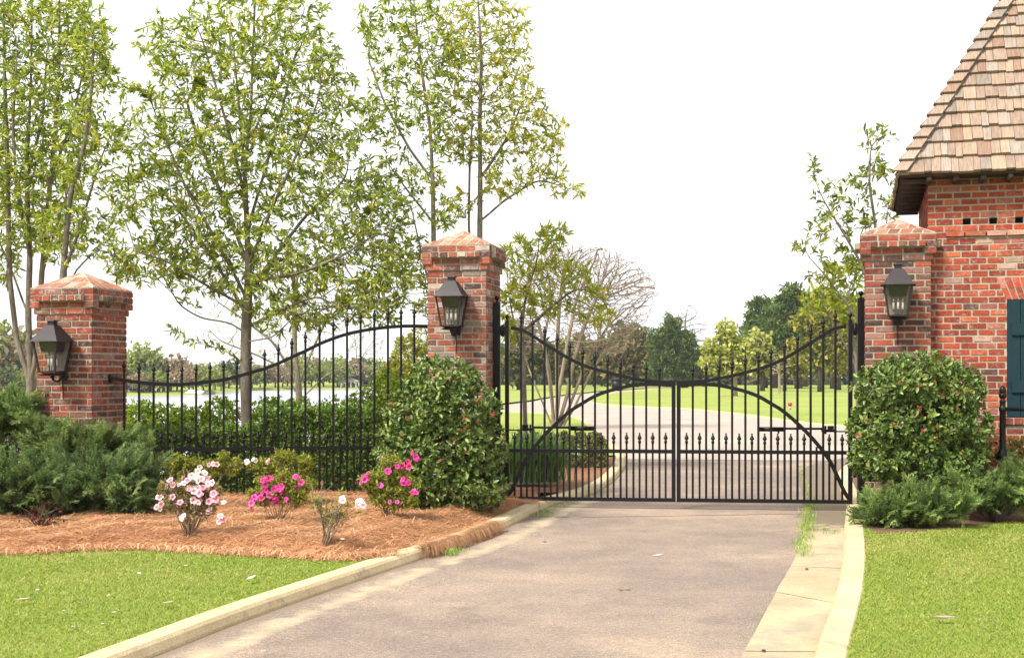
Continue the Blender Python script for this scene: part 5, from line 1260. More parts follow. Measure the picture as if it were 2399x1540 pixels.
def azalea(label, base_px, Y, blobs, n, per, flowers, kinds, pal=PAL_AZ, leaf=(.036, .014), dense_stems=14, rd=38):
    zb = float(bed_z(np.array((base_px[0] - CX) / FPX * Y), np.array(Y)))
    b = np.array([(base_px[0] - CX) / FPX * Y, Y, zb]); t = thing('azalea', label, 'azalea', tuple(b), 0, 'azaleas in the straw bed')
    blobs = [q for bb in blobs for q in [(bb[0], bb[1], bb[2] * .72, bb[3] * .72)] + [(bb[0] + math.cos(u_) * bb[2] * .8, bb[1] + math.sin(u_) * bb[3] * .8, bb[2] * .36, bb[3] * .42) for u_ in rng.uniform(0, 6.283, 6)]]
    A = blobs_px(blobs, Y, n, rd * .6, .35); A = A[A[:, 2] > zb + .05]; m = len(A)
    mb = MB(); tips = []
    for _ in range(dense_stems):
        e = A[rng.integers(m)] - b; a = rng.normal(0, .02, 2)
        mid = e * .5 + np.array([a[0], a[1], .10 * e[2]]); mb.tube([(a[0], a[1], -.02), tuple(mid), tuple(e)], [.0042, .003, .0014], 5)
        for _ in range(5):
            e2 = mid + (e - mid) * rng.uniform(.1, .9); f = e2 + rng.normal(0, .06, 3) + np.array([0, 0, .05]); mb.tube([tuple(e2), tuple(f)], [.003, .0015], 4)
    mb.build('stems', M_BARKP, t)
    idx = np.repeat(np.arange(m), rng.poisson(per, m)); k = len(idx); d = unit(rdir(k) + np.array([0, -.1, .5])); ln = rng.uniform(.6, 1.25, k) * leaf[0]
    V, Fc = leaf_geo(A[idx] + rdir(k) * .012, d, ln, ln * leaf[1] / leaf[0], .15, .15)
    mesh_np('foliage', V - b, Fc, M_MATTE, np.repeat(palcol(k, pal), 2, axis=0), t)
    flowers = flowers + [(x + rng.normal(0, 22), y + rng.normal(0, 18)) for x, y in flowers if len(flowers) > 12 and rng.uniform() < .6]
    for (x, y) in flowers:
        px, py = Z5(x, y)
        p = P(px, py, Y - rng.uniform(.02, .14)) - b
        o = part(kinds[rng.integers(len(kinds))], 'flower', None, t, tuple(p))
        dv = Vector((rng.normal(0, .5), -.9, rng.normal(.45, .4))); o.rotation_euler = dv.to_track_quat('Z', 'Y').to_euler(); s = rng.uniform(.46, .86); o.scale = (s, s, s)
wf = [(75, 480), (75, 540), (60, 555), (135, 395), (180, 385), (195, 372), (285, 360), (320, 325), (345, 335), (390, 345), (440, 345), (430, 390), (465, 370), (500, 360), (310, 415), (350, 430), (385, 440), (240, 520), (230, 535), (390, 510), (378, 520), (470, 510), (520, 450), (515, 480), (505, 440), (560, 510), (580, 520), (475, 580), (255, 640), (555, 645), (560, 630), (440, 285), (430, 275), (180, 475), (330, 310), (365, 330), (410, 330), (450, 330), (345, 450), (400, 455), (270, 365), (300, 345), (415, 400), (455, 395)]
mf = [(915, 335), (945, 330), (900, 345), (930, 320), (1045, 330), (1010, 385), (1060, 400), (985, 410), (925, 420), (900, 450), (860, 460), (830, 480), (810, 525), (980, 460), (1000, 490), (1030, 420), (1070, 450), (1080, 490), (1160, 315), (1205, 360), (1170, 400), (815, 560), (950, 455), (1000, 400), (1040, 390), (880, 465), (845, 495), (1020, 470), (970, 490), (1055, 430), (920, 440), (905, 415)]
rf = [(2115, 155), (2125, 165), (2000, 225), (1970, 230), (2020, 225), (2065, 235), (1900, 260), (1895, 270), (1740, 285), (1700, 320), (1690, 350), (1710, 335), (1685, 365), (1850, 390), (2035, 340), (2020, 370), (2060, 360), (2010, 345), (2045, 375), (2090, 440), (2080, 450), (1970, 515), (1980, 525)]
azalea('azalea covered in white and pale pink flowers, leftmost in the straw bed', (447, 1240), 10.45, [(445, 1140, 62, 34), (450, 1180, 66, 32), (400, 1150, 24, 34), (495, 1170, 26, 34)], 620, 4.6, wf, FW, PAL_AZW, dense_stems=40, rd=52)
azalea('leafy azalea with a few pale flowers close behind the white one', (470, 1165), 12.5, [(410, 1095, 40, 22), (450, 1085, 46, 22), (520, 1090, 44, 28), (480, 1105, 70, 22)], 560, 7, [(505, 210), (470, 215), (530, 215), (95, 285), (395, 235)], FW)
azalea('azalea with a thick cluster of magenta flowers left of the twiggy one', (650, 1212), 11.3, [(640, 1150, 50, 34), (680, 1140, 44, 40), (610, 1160, 26, 26), (690, 1160, 34, 24)], 700, 6, mf, FM, rd=44)
azalea('tall leafy azalea with three white flowers close to the fence', (660, 1170), 12.6, [(650, 1085, 44, 24), (690, 1100, 46, 36), (620, 1100, 40, 22), (715, 1120, 30, 34), (660, 1065, 24, 14)], 820, 7, [(770, 195), (760, 205), (825, 175), (835, 180), (950, 190), (945, 200)], FW)
azalea('twiggy azalea nearly bare except for two white blooms', (762, 1260), 9.9, [(765, 1195, 40, 20), (800, 1150, 16, 14), (830, 1190, 26, 16), (740, 1175, 26, 16), (790, 1215, 24, 14), (775, 1225, 14, 20)], 80, 3.6, [(1540, 495), (1535, 505), (1670, 515), (1690, 540), (1655, 530), (1680, 500)], FW[:2], PAL_AZ, dense_stems=20, rd=40)
azalea('azalea with scattered magenta flowers beside the tall berry bush', (908, 1202), 11.5, [(915, 1115, 52, 40), (890, 1150, 44, 30), (945, 1150, 40, 34), (920, 1180, 54, 18), (865, 1130, 20, 20)], 900, 6, rf, FM, rd=44)

# dark red twiggy shrub at the foot of the left juniper
b = np.array([*G(92, 1232, .15)]); t = thing('twiggy_shrub', 'small leggy shrub with dark red leaves below the left juniper', 'shrub', tuple(b), 0)
mb = MB(); tipsV = []
for _ in range(26):
    a = rng.uniform(0, math.pi); e = np.array([math.cos(a) * rng.uniform(.12, .42), rng.uniform(-.15, .15), .04 + math.sin(a) * rng.uniform(.05, .20)]); mb.tube([(0, 0, -.02), tuple(e * .5 + np.array([0, 0, .04])), tuple(e)], [.004, .0028, .0014], 5); tipsV.append(e)
mb.build('stems', M_BARKD, t)
A = np.repeat(np.array(tipsV) * np.array([.45, 1, .8]), 2, axis=0) + rng.normal(0, .04, (26 * 2, 3)); V, Fc = leaf_geo(A, rdir(len(A)), .04, .022)
mesh_np('foliage', V, Fc, M_MATTE, np.repeat(palcol(len(A), [((.10, .022, .03), 2), ((.16, .04, .045), 1)]), 2, axis=0), t)

# long-bladed ornamental grass behind the left gate leaf
def blades(base, n, spread, length, width, pal, lean=.35, seg=5, dirb=None):
    """curved tapering blades; returns V, F, colours"""
    b = np.array(base) + np.c_[rng.normal(0, spread, n), rng.normal(0, spread, n), np.zeros(n)]
    a = rng.uniform(0, 2 * math.pi, n); hd = np.c_[np.cos(a), np.sin(a), np.zeros(n)]
    if dirb is not None: hd = unit(hd + np.array(dirb))
    l = rng.uniform(.6, 1.15, n) * length; k = rng.uniform(.3, 1.0, n) * lean; w = width * rng.uniform(.7, 1.2, n)
    sd = np.c_[-hd[:, 1], hd[:, 0], np.zeros(n)]; rows = []
    for i in range(seg + 1):
        t_ = i / seg; c = b + hd * (l * k * t_ ** 1.8 * 1.6)[:, None] + np.array([0, 0, 1.]) * (l * (t_ - k * .9 * t_ ** 2.6))[:, None]
        ww = (w * (1 - t_ ** 2 * .95))[:, None] * .5; rows += [c - sd * ww, c + sd * ww]
    V = np.stack(rows, 1); m = 2 * (seg + 1); i0 = np.arange(n)[:, None] * m
    Fc = np.concatenate([i0 + np.array([2 * s, 2 * s + 1, 2 * s + 3, 2 * s + 2]) for s in range(seg)], 1).reshape(-1, 4)
    return V.reshape(-1, 3), Fc, np.repeat(palcol(n, pal), seg, axis=0)
t = thing('ornamental_grass', 'clump of long green blades behind the left gate leaf', 'grass clump', (.12, 16.0, .13), 0)
parts_ = [blades((x, y, 0), 420, .12, .80, .014, [((.08, .18, .03), 4), ((.12, .24, .04), 3), ((.20, .30, .08), 1), ((.05, .11, .02), 3)], .55) for x, y in ((-.1, .0), (.10, .15), (.28, .05))]
V = np.concatenate([p[0] for p in parts_]); o_ = np.cumsum([0] + [len(p[0]) for p in parts_[:-1]]); Fc = np.concatenate([p[1] + o for p, o in zip(parts_, o_)])
mesh_np('foliage', V, Fc, M_BLADE, np.concatenate([p[2] for p in parts_]), t)

# ------------------------------------------------------------------ turf, straw and litter

def inpoly(pts, x, y):
    p = np.array(pts); c = np.zeros(len(x), bool); j = len(p) - 1
    for i in range(len(p)):
        k = ((p[i, 1] > y) != (p[j, 1] > y)) & (x < (p[j, 0] - p[i, 0]) * (y - p[i, 1]) / (p[j, 1] - p[i, 1] + 1e-12) + p[i, 0]); c ^= k; j = i
    return c
def turf(name, poly, z, xr, yr, n, label, h=.017):
    x = rng.uniform(*xr, n); y = yr[0] + (yr[1] - yr[0]) * rng.uniform(0, 1, n) ** 1.25
    vis = (np.abs(x) < y * .43 + 1.2)
    k = inpoly(poly, x, y) & vis; x, y = x[k], y[k]; n = len(x)
    a = rng.uniform(0, 2 * math.pi, n); tl = rng.uniform(.4, 2.0, n); hh = h * rng.uniform(.5, 1.25, n); w = .0032 * rng.uniform(.8, 1.3, n) * (y / 8)
    b = np.c_[x, y, np.full(n, z)]; s = np.c_[np.cos(a), np.sin(a), np.zeros(n)] * w[:, None]
    a2 = a + rng.normal(1.57, .6, n); tip = b + np.c_[np.cos(a2) * hh * tl, np.sin(a2) * hh * tl, hh]
    V = np.stack([b - s, b + s, tip], 1).reshape(-1, 3); Fc = np.arange(3 * n).reshape(-1, 3)
    patch = np.sin(x * 2.1 + np.sin(y * 1.7) * 1.5) * np.sin(y * 2.6 + x * .9) + .6 * np.sin(x * 6.3 - y * 4.1)
    c = palcol(n, [((.170, .235, .025), 5), ((.235, .300, .038), 4), ((.31, .35, .062), 2.8), ((.108, .160, .018), 2)])
    dry = rng.uniform(0, 1, n) < np.clip(.13 + .22 * patch + .16 * np.sin(x * .9 + 2) * np.sin(y * 1.1), .03, .7); c[dry] = palcol(int(dry.sum()), [((.43, .37, .15), 2), ((.36, .29, .12), 1), ((.33, .35, .08), 2.5)])
    return tag(mesh_np(name, V, Fc, M_BLADE, c), label, 'grass', kind='stuff')
turf('lawn_grass', lawn_l, LZ - .002, (-7., 0.), (5.5, 13.), 370000, 'short mown grass of the lawn left of the drive')
turf('lawn_grass', lawn_r, LZ - .002, (1.4, 7.), (5.5, 12.6), 300000, 'short mown grass of the lawn right of the drive')

# needles on the bed
n = 85000
x = rng.uniform(-6.2, .28, n); y = rng.uniform(8.7, 14.3, n)
k = (y > kerb_back_y(x) - .03) & ((x > BEDF[-1, 0]) | (y > bed_front(np.minimum(x, BEDF[-1, 0])) - .05)) & (x > -.43 * y - .3); x, y = x[k], y[k]; n = len(x)
a = rng.normal(0, .75, n) + np.where(rng.uniform(0, 1, n) < .3, 1.2, 0); l = rng.uniform(.05, .15, n); w = .0017
z = bed_z(x, y) + rng.uniform(.0, .022, n); tlt = rng.normal(0, .16, n)
d = np.c_[np.cos(a), np.sin(a), tlt]; s = np.c_[-np.sin(a), np.cos(a), np.zeros(n)] * w; b = np.c_[x, y, z]
V = np.stack([b - d * l[:, None] / 2 - s, b - d * l[:, None] / 2 + s, b + d * l[:, None] / 2 + s + np.array([0, 0, .004]), b + d * l[:, None] / 2 - s + np.array([0, 0, .004])], 1).reshape(-1, 3)
PAL_ST = [((.45, .215, .092), 4), ((.55, .295, .14), 4), ((.63, .40, .225), 2.4), ((.24, .095, .042), 2.4), ((.66, .49, .32), .6)]
tag(mesh_np('pine_straw', V, np.arange(4 * n).reshape(-1, 4), M_STRAW, palcol(n, PAL_ST)), 'loose orange pine needles covering the flower bed', 'pine straw', kind='stuff')
# needles hanging over the kerb and over the front lip of the bed
def fringe(name, path, n, out, drop, label, zt, jitter=.05, dirx=None):
    path = np.asarray(path); s = np.r_[0, np.cumsum(np.linalg.norm(np.diff(path, axis=0), axis=1))]; q = rng.uniform(0, s[-1], n)
    dens = .5 + .5 * np.sin(q * 9) * np.sin(q * 3.7 + 1); q = q[rng.uniform(0, 1, n) < dens + .25]; n = len(q)
    p = np.c_[np.interp(q, s, path[:, 0]), np.interp(q, s, path[:, 1])]; t = np.c_[np.interp(q + .02, s, path[:, 0]), np.interp(q + .02, s, path[:, 1])] - np.c_[np.interp(q - .02, s, path[:, 0]), np.interp(q - .02, s, path[:, 1])]; t = unit(t)
    nr = np.c_[t[:, 1], -t[:, 0]]
    o = rng.uniform(.3, 1, n)[:, None] * out; sk = t * rng.normal(0, .11, (n, 1))
    a = np.c_[p - nr * rng.uniform(.03, .12, (n, 1)) + rng.normal(0, .02, (n, 2)), np.full(n, zt) + rng.uniform(0, .03, n)]
    m = np.c_[p + nr * o * .55 + sk * .5, np.full(n, zt) + rng.uniform(.0, .03, n)]; e = np.c_[p + nr * o + sk, np.maximum(.006, zt - drop * rng.uniform(.3, 1, n))]
    sd = np.c_[t, np.zeros(n)] * .0022
    V = np.stack([a - sd, a + sd, m + sd, m - sd, e + sd * .5, e - sd * .5], 1).reshape(-1, 3); i = np.arange(n)[:, None] * 6
    Fc = np.concatenate([i + np.array([0, 1, 2, 3]), i + np.array([3, 2, 4, 5])], 1).reshape(-1, 4)
    return tag(mesh_np(name, V, Fc, M_STRAW, np.repeat(palcol(n, PAL_ST), 2, axis=0)), label, 'pine straw', kind='stuff')
kk = [p for p in KL if 10.0 < p[1] < 12.0]
fringe('straw_fringe', kk, 1500, .10, .13, 'pine needles spilling over the kerb in front of the berry bush', KH + .012)
fringe('straw_fringe', [p for p in BEDF if p[0] > -6], 1300, .05, .045, 'ragged lip of pine needles along the lawn', .10)

# weeds in the gutter cracks
def tufts(name, spots, label):
    L3 = [blades((x, y, .008), n_, sp, h_, .005, [((.20, .32, .04), 4), ((.28, .40, .06), 3), ((.40, .40, .12), 1)], .6, 3) for x, y, n_, sp, h_ in spots]
    V = np.concatenate([p[0] for p in L3]); o_ = np.cumsum([0] + [len(p[0]) for p in L3[:-1]]); Fc = np.concatenate([p[1] + o for p, o in zip(L3, o_)])
    return tag(mesh_np(name, V, Fc, M_BLADE, np.concatenate([p[2] for p in L3])), label, 'weeds', kind='stuff')
sp_ = []
for py in np.arange(1178, 1305, 3.5):
    px = np.interp(py, [1178, 1230, 1260, 1300], [1899, 1892, 1884, 1874]); g = G(px, py); sp_.append((g[0] + rng.normal(0, .02), g[1], int(22 if py < 1285 else 16), .035, .085 if py < 1250 else .06))
for py in np.arange(1095, 1178, 5): px = np.interp(py, [1095, 1178], [1874, 1899]); g = G(px, py); sp_.append((g[0], g[1], 16, .03, .05))
for px, py in ((1925, 1244), (1934, 1243), (1945, 1250)): g = G(px, py); sp_.append((g[0], g[1], 14, .03, .06))
tufts('gutter_weeds', sp_, 'strip of tall weeds growing in the crack beside the right gutter')
sp_ = []
for px, py in ((1255, 1208), (1268, 1205), (1280, 1200), (1295, 1194), (1308, 1189), (1320, 1184), (1275, 1210), (1290, 1203)): g = G(px, py); sp_.append((g[0], g[1], 26, .045, .05))
for px, py in ((1050, 1300), (1062, 1297), (1075, 1293), (1058, 1302)): g = G(px, py); sp_.append((g[0], g[1], 30, .03, .07))
for px, py in ((1340, 1180), (1365, 1170), (1385, 1166), (1402, 1150), (1435, 1130), (1462, 1105)): g = G(px, py); sp_.append((g[0], g[1], 14, .05, .045))
tufts('gutter_weeds', sp_, 'weeds along the foot of the left kerb by the gate')
sp_ = []
for px, py in ((1806, 1408), (1780, 1440), (1800, 1395), (1760, 1470), (1742, 1500)): g = G(px, py); sp_.append((g[0] - .01, g[1], 5, .012, .035))
tufts('gutter_weeds', sp_, 'sparse weed sprigs along the asphalt edge in the foreground')

# fallen leaves, petals and a pebble or two, each on its own
def leaf_thing(name, label, px, py, z, ln, wd, col, group, rot=None, curl=.3):
    g = G(px, py, z); n_ = 7; V = []; Fc = []
    for i in range(n_):
        t_ = i / (n_ - 1); w = wd * math.sin(math.pi * min(1, t_ * .96 + .02)) ** .8 * .5; zz = curl * ln * (t_ - .5) ** 2 + .004
        V += [(ln * (t_ - .5), -w, zz + w * .35), (ln * (t_ - .5), 0, zz), (ln * (t_ - .5), w, zz + w * .35)]
    for i in range(n_ - 1): Fc += [(3 * i, 3 * i + 3, 3 * i + 4, 3 * i + 1), (3 * i + 1, 3 * i + 4, 3 * i + 5, 3 * i + 2)]
    o = mesh_np(name, V, Fc, M_STRAW, np.tile(np.array(col), (len(Fc), 1)), smooth=True)
    o.location = tuple(g); o.rotation_euler = (rng.normal(0, .15), rng.normal(0, .15), rng.uniform(0, 6.28) if rot is None else rot)
    tag(o, label, 'leaf', group); return o
leaf_thing('fallen_leaf', 'large pale dead leaf lying on the right lawn', 2212, 1448, LZ + .03, .12, .05, (.33, .27, .26), None, -.3)
leaf_thing('fallen_leaf', 'white leaf lying alone in the middle of the drive', 1541, 1301, .0, .08, .03, (.52, .47, .43), None, .1)
leaf_thing('fallen_leaf', 'dark curled leaf on the drive, centre foreground', 1454, 1383, .0, .05, .02, (.10, .07, .05), None, .2, .8)
leaf_thing('fallen_leaf', 'dark curled leaf on the drive beside another one, right of it', 1472, 1382, .0, .05, .018, (.12, .08, .05), None, .1, .8)
leaf_thing('fallen_leaf', 'brown leaf on the drive near the left gutter', 1276, 1269, .0, .045, .03, (.06, .045, .04), None)
for px, py in ((54, 1405), (393, 1413)): leaf_thing('fallen_leaf', 'tan dead leaf on the left lawn', px, py, LZ + .03, .085, .04, (.55, .42, .33), 'tan dead leaves on the left lawn')
for px, py in ((165, 1317), (88, 1382), (326, 1343), (150, 1431), (267, 1435), (254, 1395), (487, 1328), (435, 1325), (175, 1354), (172, 1468), (240, 1462)): leaf_thing('fallen_petal', 'small white petal fallen on the left lawn', px, py, LZ + .032, .034, .020, (.52, .47, .43), 'white petals on the left lawn')
leaf_thing('fallen_leaf', 'pale curled leaf standing on the left lawn nearest the kerb', 589, 1354, LZ + .035, .075, .035, (.72, .68, .66), None, .9)
for px, py in ((133, 1251), (250, 1286), (302, 1232), (932, 1258), (985, 1255), (1005, 1252), (1045, 1245), (802, 1263), (545, 1180), (380, 1224)):
    gx, gy = G2(px, py, .15); leaf_thing('fallen_petal', 'white petal fallen on the orange pine straw', px, py, float(bed_z(np.array(gx), np.array(gy))) + .02, .04, .024, (.70, .64, .58), 'white petals on the pine straw')
leaf_thing('fallen_leaf', 'broad tan leaf on the pine straw below the left juniper', 65, 1242, .17, .12, .07, (.6, .45, .32), None, .2)
leaf_thing('fallen_leaf', 'dark leaf on the pine straw near the berry bush', 868, 1208, .18, .09, .03, (.12, .07, .05), None, .1, .6)
for px, py in ((1858, 1342), (1780, 1435), (1748, 1478)): pass
def pebble(px, py, r, label):
    g = G(px, py); m = MB(); m.lathe([(.001, -.2 * r), (r, 0), (r * .8, r * .5), (.001, r * .75)], (0, 0, 0), 7); o = m.build('pebble', m_plain('dark_stone', (.06, .055, .05), .8)); o.location = (g[0], g[1], .012); tag(o, label, 'pebble')
pebble(1890, 1328 + 8, .014, 'small dark pebble on the right gutter pan')
pebble(1789, 1528, .012, 'dark pebble at the bottom edge of the right gutter')

# ------------------------------------------------------------------ beyond the gate and across the lake
def boxes(name, bl, mat, par):
    m = MB()
    for lo, hi in bl: m.box(lo, hi)
    return m.build(name, mat, par)
def hip_roof(name, x0, x1, y0, y1, z0, z1, mat, par, ridge=0.):
    m = MB(); xm = (x0 + x1) / 2; ym = (y0 + y1) / 2; rl = ridge / 2
    vs = [(x0, y0, z0), (x1, y0, z0), (x1, y1, z0), (x0, y1, z0), (xm - rl, ym, z1), (xm + rl, ym, z1), (x0, y0, z0 - .25), (x1, y0, z0 - .25), (x1, y1, z0 - .25), (x0, y1, z0 - .25)]
    m.add(vs, [(0, 1, 5, 4), (1, 2, 5), (2, 3, 4, 5), (3, 0, 4), (6, 7, 1, 0), (7, 8, 2, 1), (8, 9, 3, 2), (9, 6, 0, 3), (9, 8, 7, 6)]); return m.build(name, mat, par)
M_ROOFG = m_plain('grey_roof', (.27, .26, .28), .8); M_ROOFB = m_plain('brown_roof', (.30, .24, .21), .8)
M_HWHITE = m_plain('white_boards', (.75, .74, .72), .6); M_HTAN = m_plain('tan_wall', (.42, .34, .27), .8); M_DARK = m_plain('dark_glass', (.03, .035, .04), .3); M_BLUE = m_plain('blue_tarp', (.02, .07, .55), .6); M_WOODG = m_plain('grey_dock', (.20, .16, .14), .8); M_RED = m_plain('red_paint', (.45, .02, .025), .35)
def gable(name, x0, x1, y0, y1, z0, z1, mat, par):
    m = MB(); xm = (x0 + x1) / 2; m.add([(x0, y0, z0), (x1, y0, z0), (xm, y0, z1), (x0, y1, z0), (x1, y1, z0), (xm, y1, z1)], [(0, 1, 2), (5, 4, 3), (0, 2, 5, 3), (2, 1, 4, 5), (0, 3, 4, 1)]); return m.build(name, mat, par)
def house(label, px, Y, w, d, hw, hr, zg, wallm, roofm, wins, ridge=0., porch=False, nm='lake_house', cat='house', group='houses across the lake'):
    t = thing(nm, label, cat, ((px - CX) / FPX * Y, Y, zg), 0, group)
    boxes('wall', [((-w / 2, 0, 0), (w / 2, d, hw))], wallm, t)
    hip_roof('roof', -w / 2 - .5, w / 2 + .5, -.5, d + .5, hw + .26, hw + hr, roofm, t, ridge)
    for (x, z, ww, hh) in wins:
        f = boxes('window', [((x - ww / 2 - .1, -.06, z - .1), (x + ww / 2 + .1, -.003, z + hh + .1))], M_HWHITE, t); boxes('pane', [((x - ww / 2, -.09, z), (x + ww / 2, -.063, z + hh))], M_DARK, f)
    if porch:
        for k in range(5): boxes('porch_post', [((-w / 2 + .3 + k * (w - .6) / 4 - .12, -2.2, 0), (-w / 2 + .3 + k * (w - .6) / 4 + .12, -1.96, 2.5))], M_HWHITE, t)
        boxes('porch_roof', [((-w / 2 - .3, -2.6, 2.52), (w / 2 + .3, -.004, 2.75))], roofm, t)
    return t
house('grey-roofed house with a tall gable across the lake, seen beside the shorter pillar', 300, 185, 5.2, 6, 2.0, 1.4, -.35, M_HTAN, M_ROOFG, [(1.2, .7, .8, .9)], 2.0)
house('low brown house across the lake showing between the tree stems at the left edge', 40, 178, 9, 6, 1.3, 2.2, -.35, M_HTAN, M_ROOFB, [(-2, .3, .8, .8), (2, .3, .8, .8)], 4)
house('grey-roofed house with a white porch across the lake, nearest the fence\'s right end', 872, 246, 4.6, 6, 1.6, 2.0, -.45, M_HWHITE, M_ROOFG, [(-1.2, .3, .9, 1.1), (.6, .3, .9, 1.1)], .8)
house('low grey house wing right of the porch house across the lake', 908, 250, 3.4, 5, 1.0, 1.1, -.45, M_HTAN, M_ROOFG, [(0, .3, .8, .5)], 1.2)
house('long low brick house across the lake behind the main tree trunk', 520, 215, 5.6, 5, .9, .8, -.1, M_HTAN, M_ROOFB, [(-1.6, .2, .7, .5), (1.2, .2, .7, .5)], 3)
def pavilion(label, px, Y, w, d, hw, hr, zg, roofm, blue=False, nm='boathouse', cat='boathouse'):
    t = thing(nm, label, cat, ((px - CX) / FPX * Y, Y, zg), 0, 'boathouses along the far shore')
    boxes('deck', [((-w / 2 - .3, -.3, -.5), (w / 2 + .3, d + .3, -.001))], M_WOODG, t)
    for k in range(4):
        x = -w / 2 + .1 + k * (w - .2) / 3; boxes('post', [((x - .09, 0, 0), (x + .09, .18, hw))], M_HWHITE, t)
    for k in range(2):
        x = -w / 2 + .1 + k * (w - .2); boxes('post', [((x - .09, d - .18, 0), (x + .09, d, hw))], M_HWHITE, t)
    hip_roof('roof', -w / 2 - .35, w / 2 + .35, -.35, d + .35, hw + .26, hw + hr, roofm, t)
    boxes('back_wall', [((-w / 2 + .25, d - .15, .001), (w / 2 - .25, d - .02, hw * .8))], M_HTAN, t)
    return t
pavilion('white-posted boathouse sheltering blue-covered boats across the lake', 316, 166, 2.6, 3.2, 1.25, .75, -.65, M_ROOFG)
for dx, s in ((-.62, 1.), (.55, 1.)):
    m = MB(); m.tube([(0, -.2, .0), (0, .5, .25), (0, 2.0, .3), (0, 2.6, .15)], [.12, .42, .45, .2], 8); o = m.build('covered_boat', M_BLUE); o.location = ((316 - CX) / FPX * 166 + dx, 165.9, -.35); tag(o, 'small boat under a blue cover in the white-posted boathouse', 'boat', 'blue-covered boats')
pavilion('open tan pavilion with a brown hip roof on the dock across the lake', 372, 167, 2.0, 3, 1.15, .8, -.65, M_ROOFB)
pavilion('white gazebo with a grey hip roof at the far shore, left of the porch house', 816, 236, 3.0, 3, 1.05, .95, -.75, M_ROOFG, nm='gazebo', cat='gazebo')
x0, x1 = (288 - CX) / FPX * 164, (495 - CX) / FPX * 164
t = thing('dock', 'long grey dock along the far shore', 'dock', ((x0 + x1) / 2, 164, -1.), 0); boxes('deck', [((x0 - (x0 + x1) / 2, 0, .05), (x1 - (x0 + x1) / 2, 2, .42))], M_WOODG, t)
for k in range(12):
    x = (x0 - x1) / 2 + .3 + k * (x1 - x0 - .6) / 11; boxes('pile', [((x - .08, -.12, -.3), (x + .08, -.005, .55))], M_WOODG, t)
m = MB(); m.tube([(-1.1, 0, .12), (-.2, 0, .16), (.9, 0, .25), (1.25, 0, .4)], [.25, .34, .3, .04], 8); m.box((-.7, -.25, .35), (.1, .25, .62)); o = m.build('moored_boat', M_HWHITE); o.location = ((455 - CX) / FPX * 162, 162, -.9); tag(o, 'small white boat moored at the long dock', 'boat')
# far shore trees: one of each kind, then copies
def shore_tree(pal, w, h):
    t = thing('shore_tree', '', 'tree', group='trees on the far shore'); n_ = 420
    A = in_ball(n_) * np.array([w / 2, w / 2, h * .36]) + np.array([0, 0, h * .60]) + rng.normal(0, .25, (n_, 3)); ln = rng.uniform(.5, 1.2, n_) * .75
    V, Fc = leaf_geo(A, rdir(n_), ln, ln / 1.6); mesh_np('crown', V, Fc, M_MATTE, np.repeat(palcol(n_, pal, .25), 2, axis=0), t)
    m = MB(); m.tube([(0, 0, -.2), (.05, 0, h * .4), (0, 0, h * .8)], [.16, .12, .03], 6); m.build('trunk', M_BARKD, t); return t
KINDS = [('green', shore_tree([((.24, .28, .09), 3), ((.30, .34, .12), 2), ((.17, .21, .07), 2)], 4.6, 4.5)), ('brown, nearly bare', shore_tree([((.31, .235, .17), 3), ((.37, .28, .21), 2), ((.23, .18, .13), 2)], 4.8, 4.1)), ('dark green', shore_tree([((.085, .12, .06), 3), ((.12, .155, .075), 2)], 4.2, 4.6))]
first = [True, True, True]; r_ = np.random.default_rng(5)
seq = []
for px in np.arange(-20, 1010, 17): seq.append((px + r_.uniform(-6, 6), r_.choice([0, 0, 1, 1, 1, 2]) if px > 420 else r_.choice([0, 0, 1, 1, 1, 1, 2])))
for px, k in seq:
    Y = float(shore_far(np.array((px - CX) / FPX * 200), np.array(200.))) + r_.choice([r_.uniform(.5, 5), r_.uniform(5, 24)]); s = Y / 225 * r_.uniform(.75, 1.1)
    lab = '%s tree in the tree line along the far shore' % KINDS[k][0]
    x = (px - CX) / FPX * Y; zz = float(terr(np.array(x), np.array(Y)))
    if first[k]: o = KINDS[k][1]; first[k] = False; o['label'] = lab; o.location = (x, Y, zz)
    else: o = dup(KINDS[k][1], (x, Y, zz), r_.uniform(0, 6), lab, 'trees on the far shore')
    o.scale = (s, s, s)
for px, s_, k in ((-18, 2.0, 0), (2, 1.8, 1), (22, 1.9, 1), (44, 1.7, 0), (62, 1.8, 1), (80, 1.6, 0), (330, 1.4, 0), (352, 1.2, 0), (415, 1.15, 1), (700, 1.35, 0), (745, 1.25, 1), (790, 1.3, 0), (835, 1.25, 1)):
    Y = float(shore_far(np.array((px - CX) / FPX * 200), np.array(200.))) + 9; x = (px - CX) / FPX * Y
    o = dup(KINDS[k][1], (x, Y, float(terr(np.array(x), np.array(Y)))), px * .7, 'taller %s tree in the tree line along the far shore' % KINDS[k][0], 'trees on the far shore'); o.scale = (s_ * .8, s_ * .8, s_)
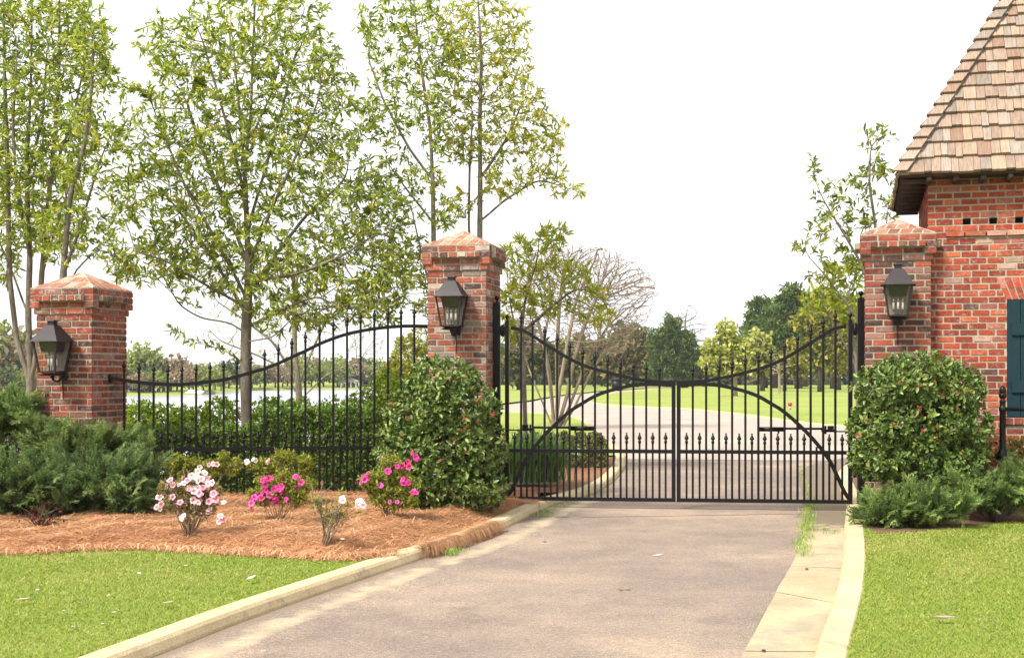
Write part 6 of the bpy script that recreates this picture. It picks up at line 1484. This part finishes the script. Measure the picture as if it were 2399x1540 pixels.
# cars parked by the wood
def car(label, px, by, mat, rot):
    Y = (EYE - .1) * FPX / (by - CY); t = thing('parked_car', label, 'car', ((px - CX) / FPX * Y, Y, .1), rot, 'cars parked by the far wood')
    m = MB(); m.add([(-2.2, -.85, .35), (2.2, -.85, .35), (2.2, .85, .35), (-2.2, .85, .35), (-2.2, -.85, .85), (2.2, -.85, .80), (2.2, .85, .80), (-2.2, .85, .85)], [(0, 3, 2, 1), (4, 5, 6, 7), (0, 1, 5, 4), (1, 2, 6, 5), (2, 3, 7, 6), (3, 0, 4, 7)])
    m.build('body', mat, t)
    m = MB(); m.add([(-1.7, -.75, .851), (1.3, -.75, .851), (1.3, .75, .851), (-1.7, .75, .851), (-1.2, -.62, 1.38), (.6, -.62, 1.38), (.6, .62, 1.38), (-1.2, .62, 1.38)], [(4, 5, 6, 7), (0, 1, 5, 4), (1, 2, 6, 5), (2, 3, 7, 6), (3, 0, 4, 7)]); m.build('cabin', M_DARK, t)
    m = MB(); m.box((-1.2, -.62, 1.381), (.6, .62, 1.44)); m.build('roof', mat, t)
    for x in (-1.4, 1.4):
        for y in (-.8, .8):
            m = MB(); m.tube([(x, y - .12, .32), (x, y + .12, .32)], .32, 12); m.build('wheel', M_DARK, t)
car('red car parked under the trees beyond the far lawn, left of the gate centre', 1468, 898.5, M_RED, .1)
car('second red car parked close behind the first, nearer the round pine', 1508, 898, M_RED, -.1)
car('white car parked under the trees right of the gate centre', 1640, 899, M_HWHITE, .05)
# red-capped marker on the far verge
g = G(1851, 962); t = thing('marker_post', 'small red-capped marker on the far lawn, seen just above the right gate arch', 'marker post', (g[0], g[1], .06), 0)
m = MB(); m.lathe([(.05, 0), (.05, .16)], (0, 0, 0), 10); m.build('post', M_HTAN, t); m = MB(); m.lathe([(.08, .161), (.10, .20), (.085, .27), (.03, .30), (0, .305)], (0, 0, 0), 10); m.build('cap', M_RED, t)
# fallen limb on the far lawn
q0 = G(1745, 903); q1 = G(1790, 900); t = thing('fallen_limb', 'bent brown limb lying on the far lawn by the pale trees', 'fallen limb', (q0[0], q0[1], .1))
w_ = q1[0] - q0[0]; m = MB(); m.tube([(0, 0, .1), (w_ * .2, 0, .8), (w_ * .5, .3, 1.05), (w_ * .8, .2, .9), (w_, 0, .35)], [.22, .25, .24, .2, .12], 8); m.build('limb', M_BARKD, t); m = MB(); m.tube([(w_ * .3, .1, .85), (w_ * .45, -.4, .4), (w_ * .6, -.5, .05)], [.14, .1, .05], 6); m.build('branch', M_BARKD, t)
# street lamp-like dark bin by the road
g = G(1444, 916); t = thing('litter_bin', 'dark round bin beside the road before the wood', 'bin', (g[0], g[1], .05)); m = MB(); m.lathe([(.42, 0), (.5, 1.0)], (0, 0, 0), 12); m.build('body', M_IRON, t); m = MB(); m.lathe([(.55, 1.001), (.5, 1.12), (.2, 1.2)], (0, 0, 0), 12); m.build('lid', M_IRON, t)

# ------------------------------------------------------------------ thin haze over the far ground
hz_m, hnt, hout = newmat('haze_air')
pv = N(hnt, 'ShaderNodeVolumePrincipled'); pv.inputs['Density'].default_value = .00026; pv.inputs['Color'].default_value = (.95, .97, 1, 1); pv.inputs['Anisotropy'].default_value = .2
L(hnt, pv, 'Volume', hout, 'Volume')
m = MB(); m.box((-430, -16, -4.2), (430, 720, 24)); o = m.build('haze', hz_m); tag(o, 'thin pale haze over the lake and the far lawn', 'haze', kind='stuff')
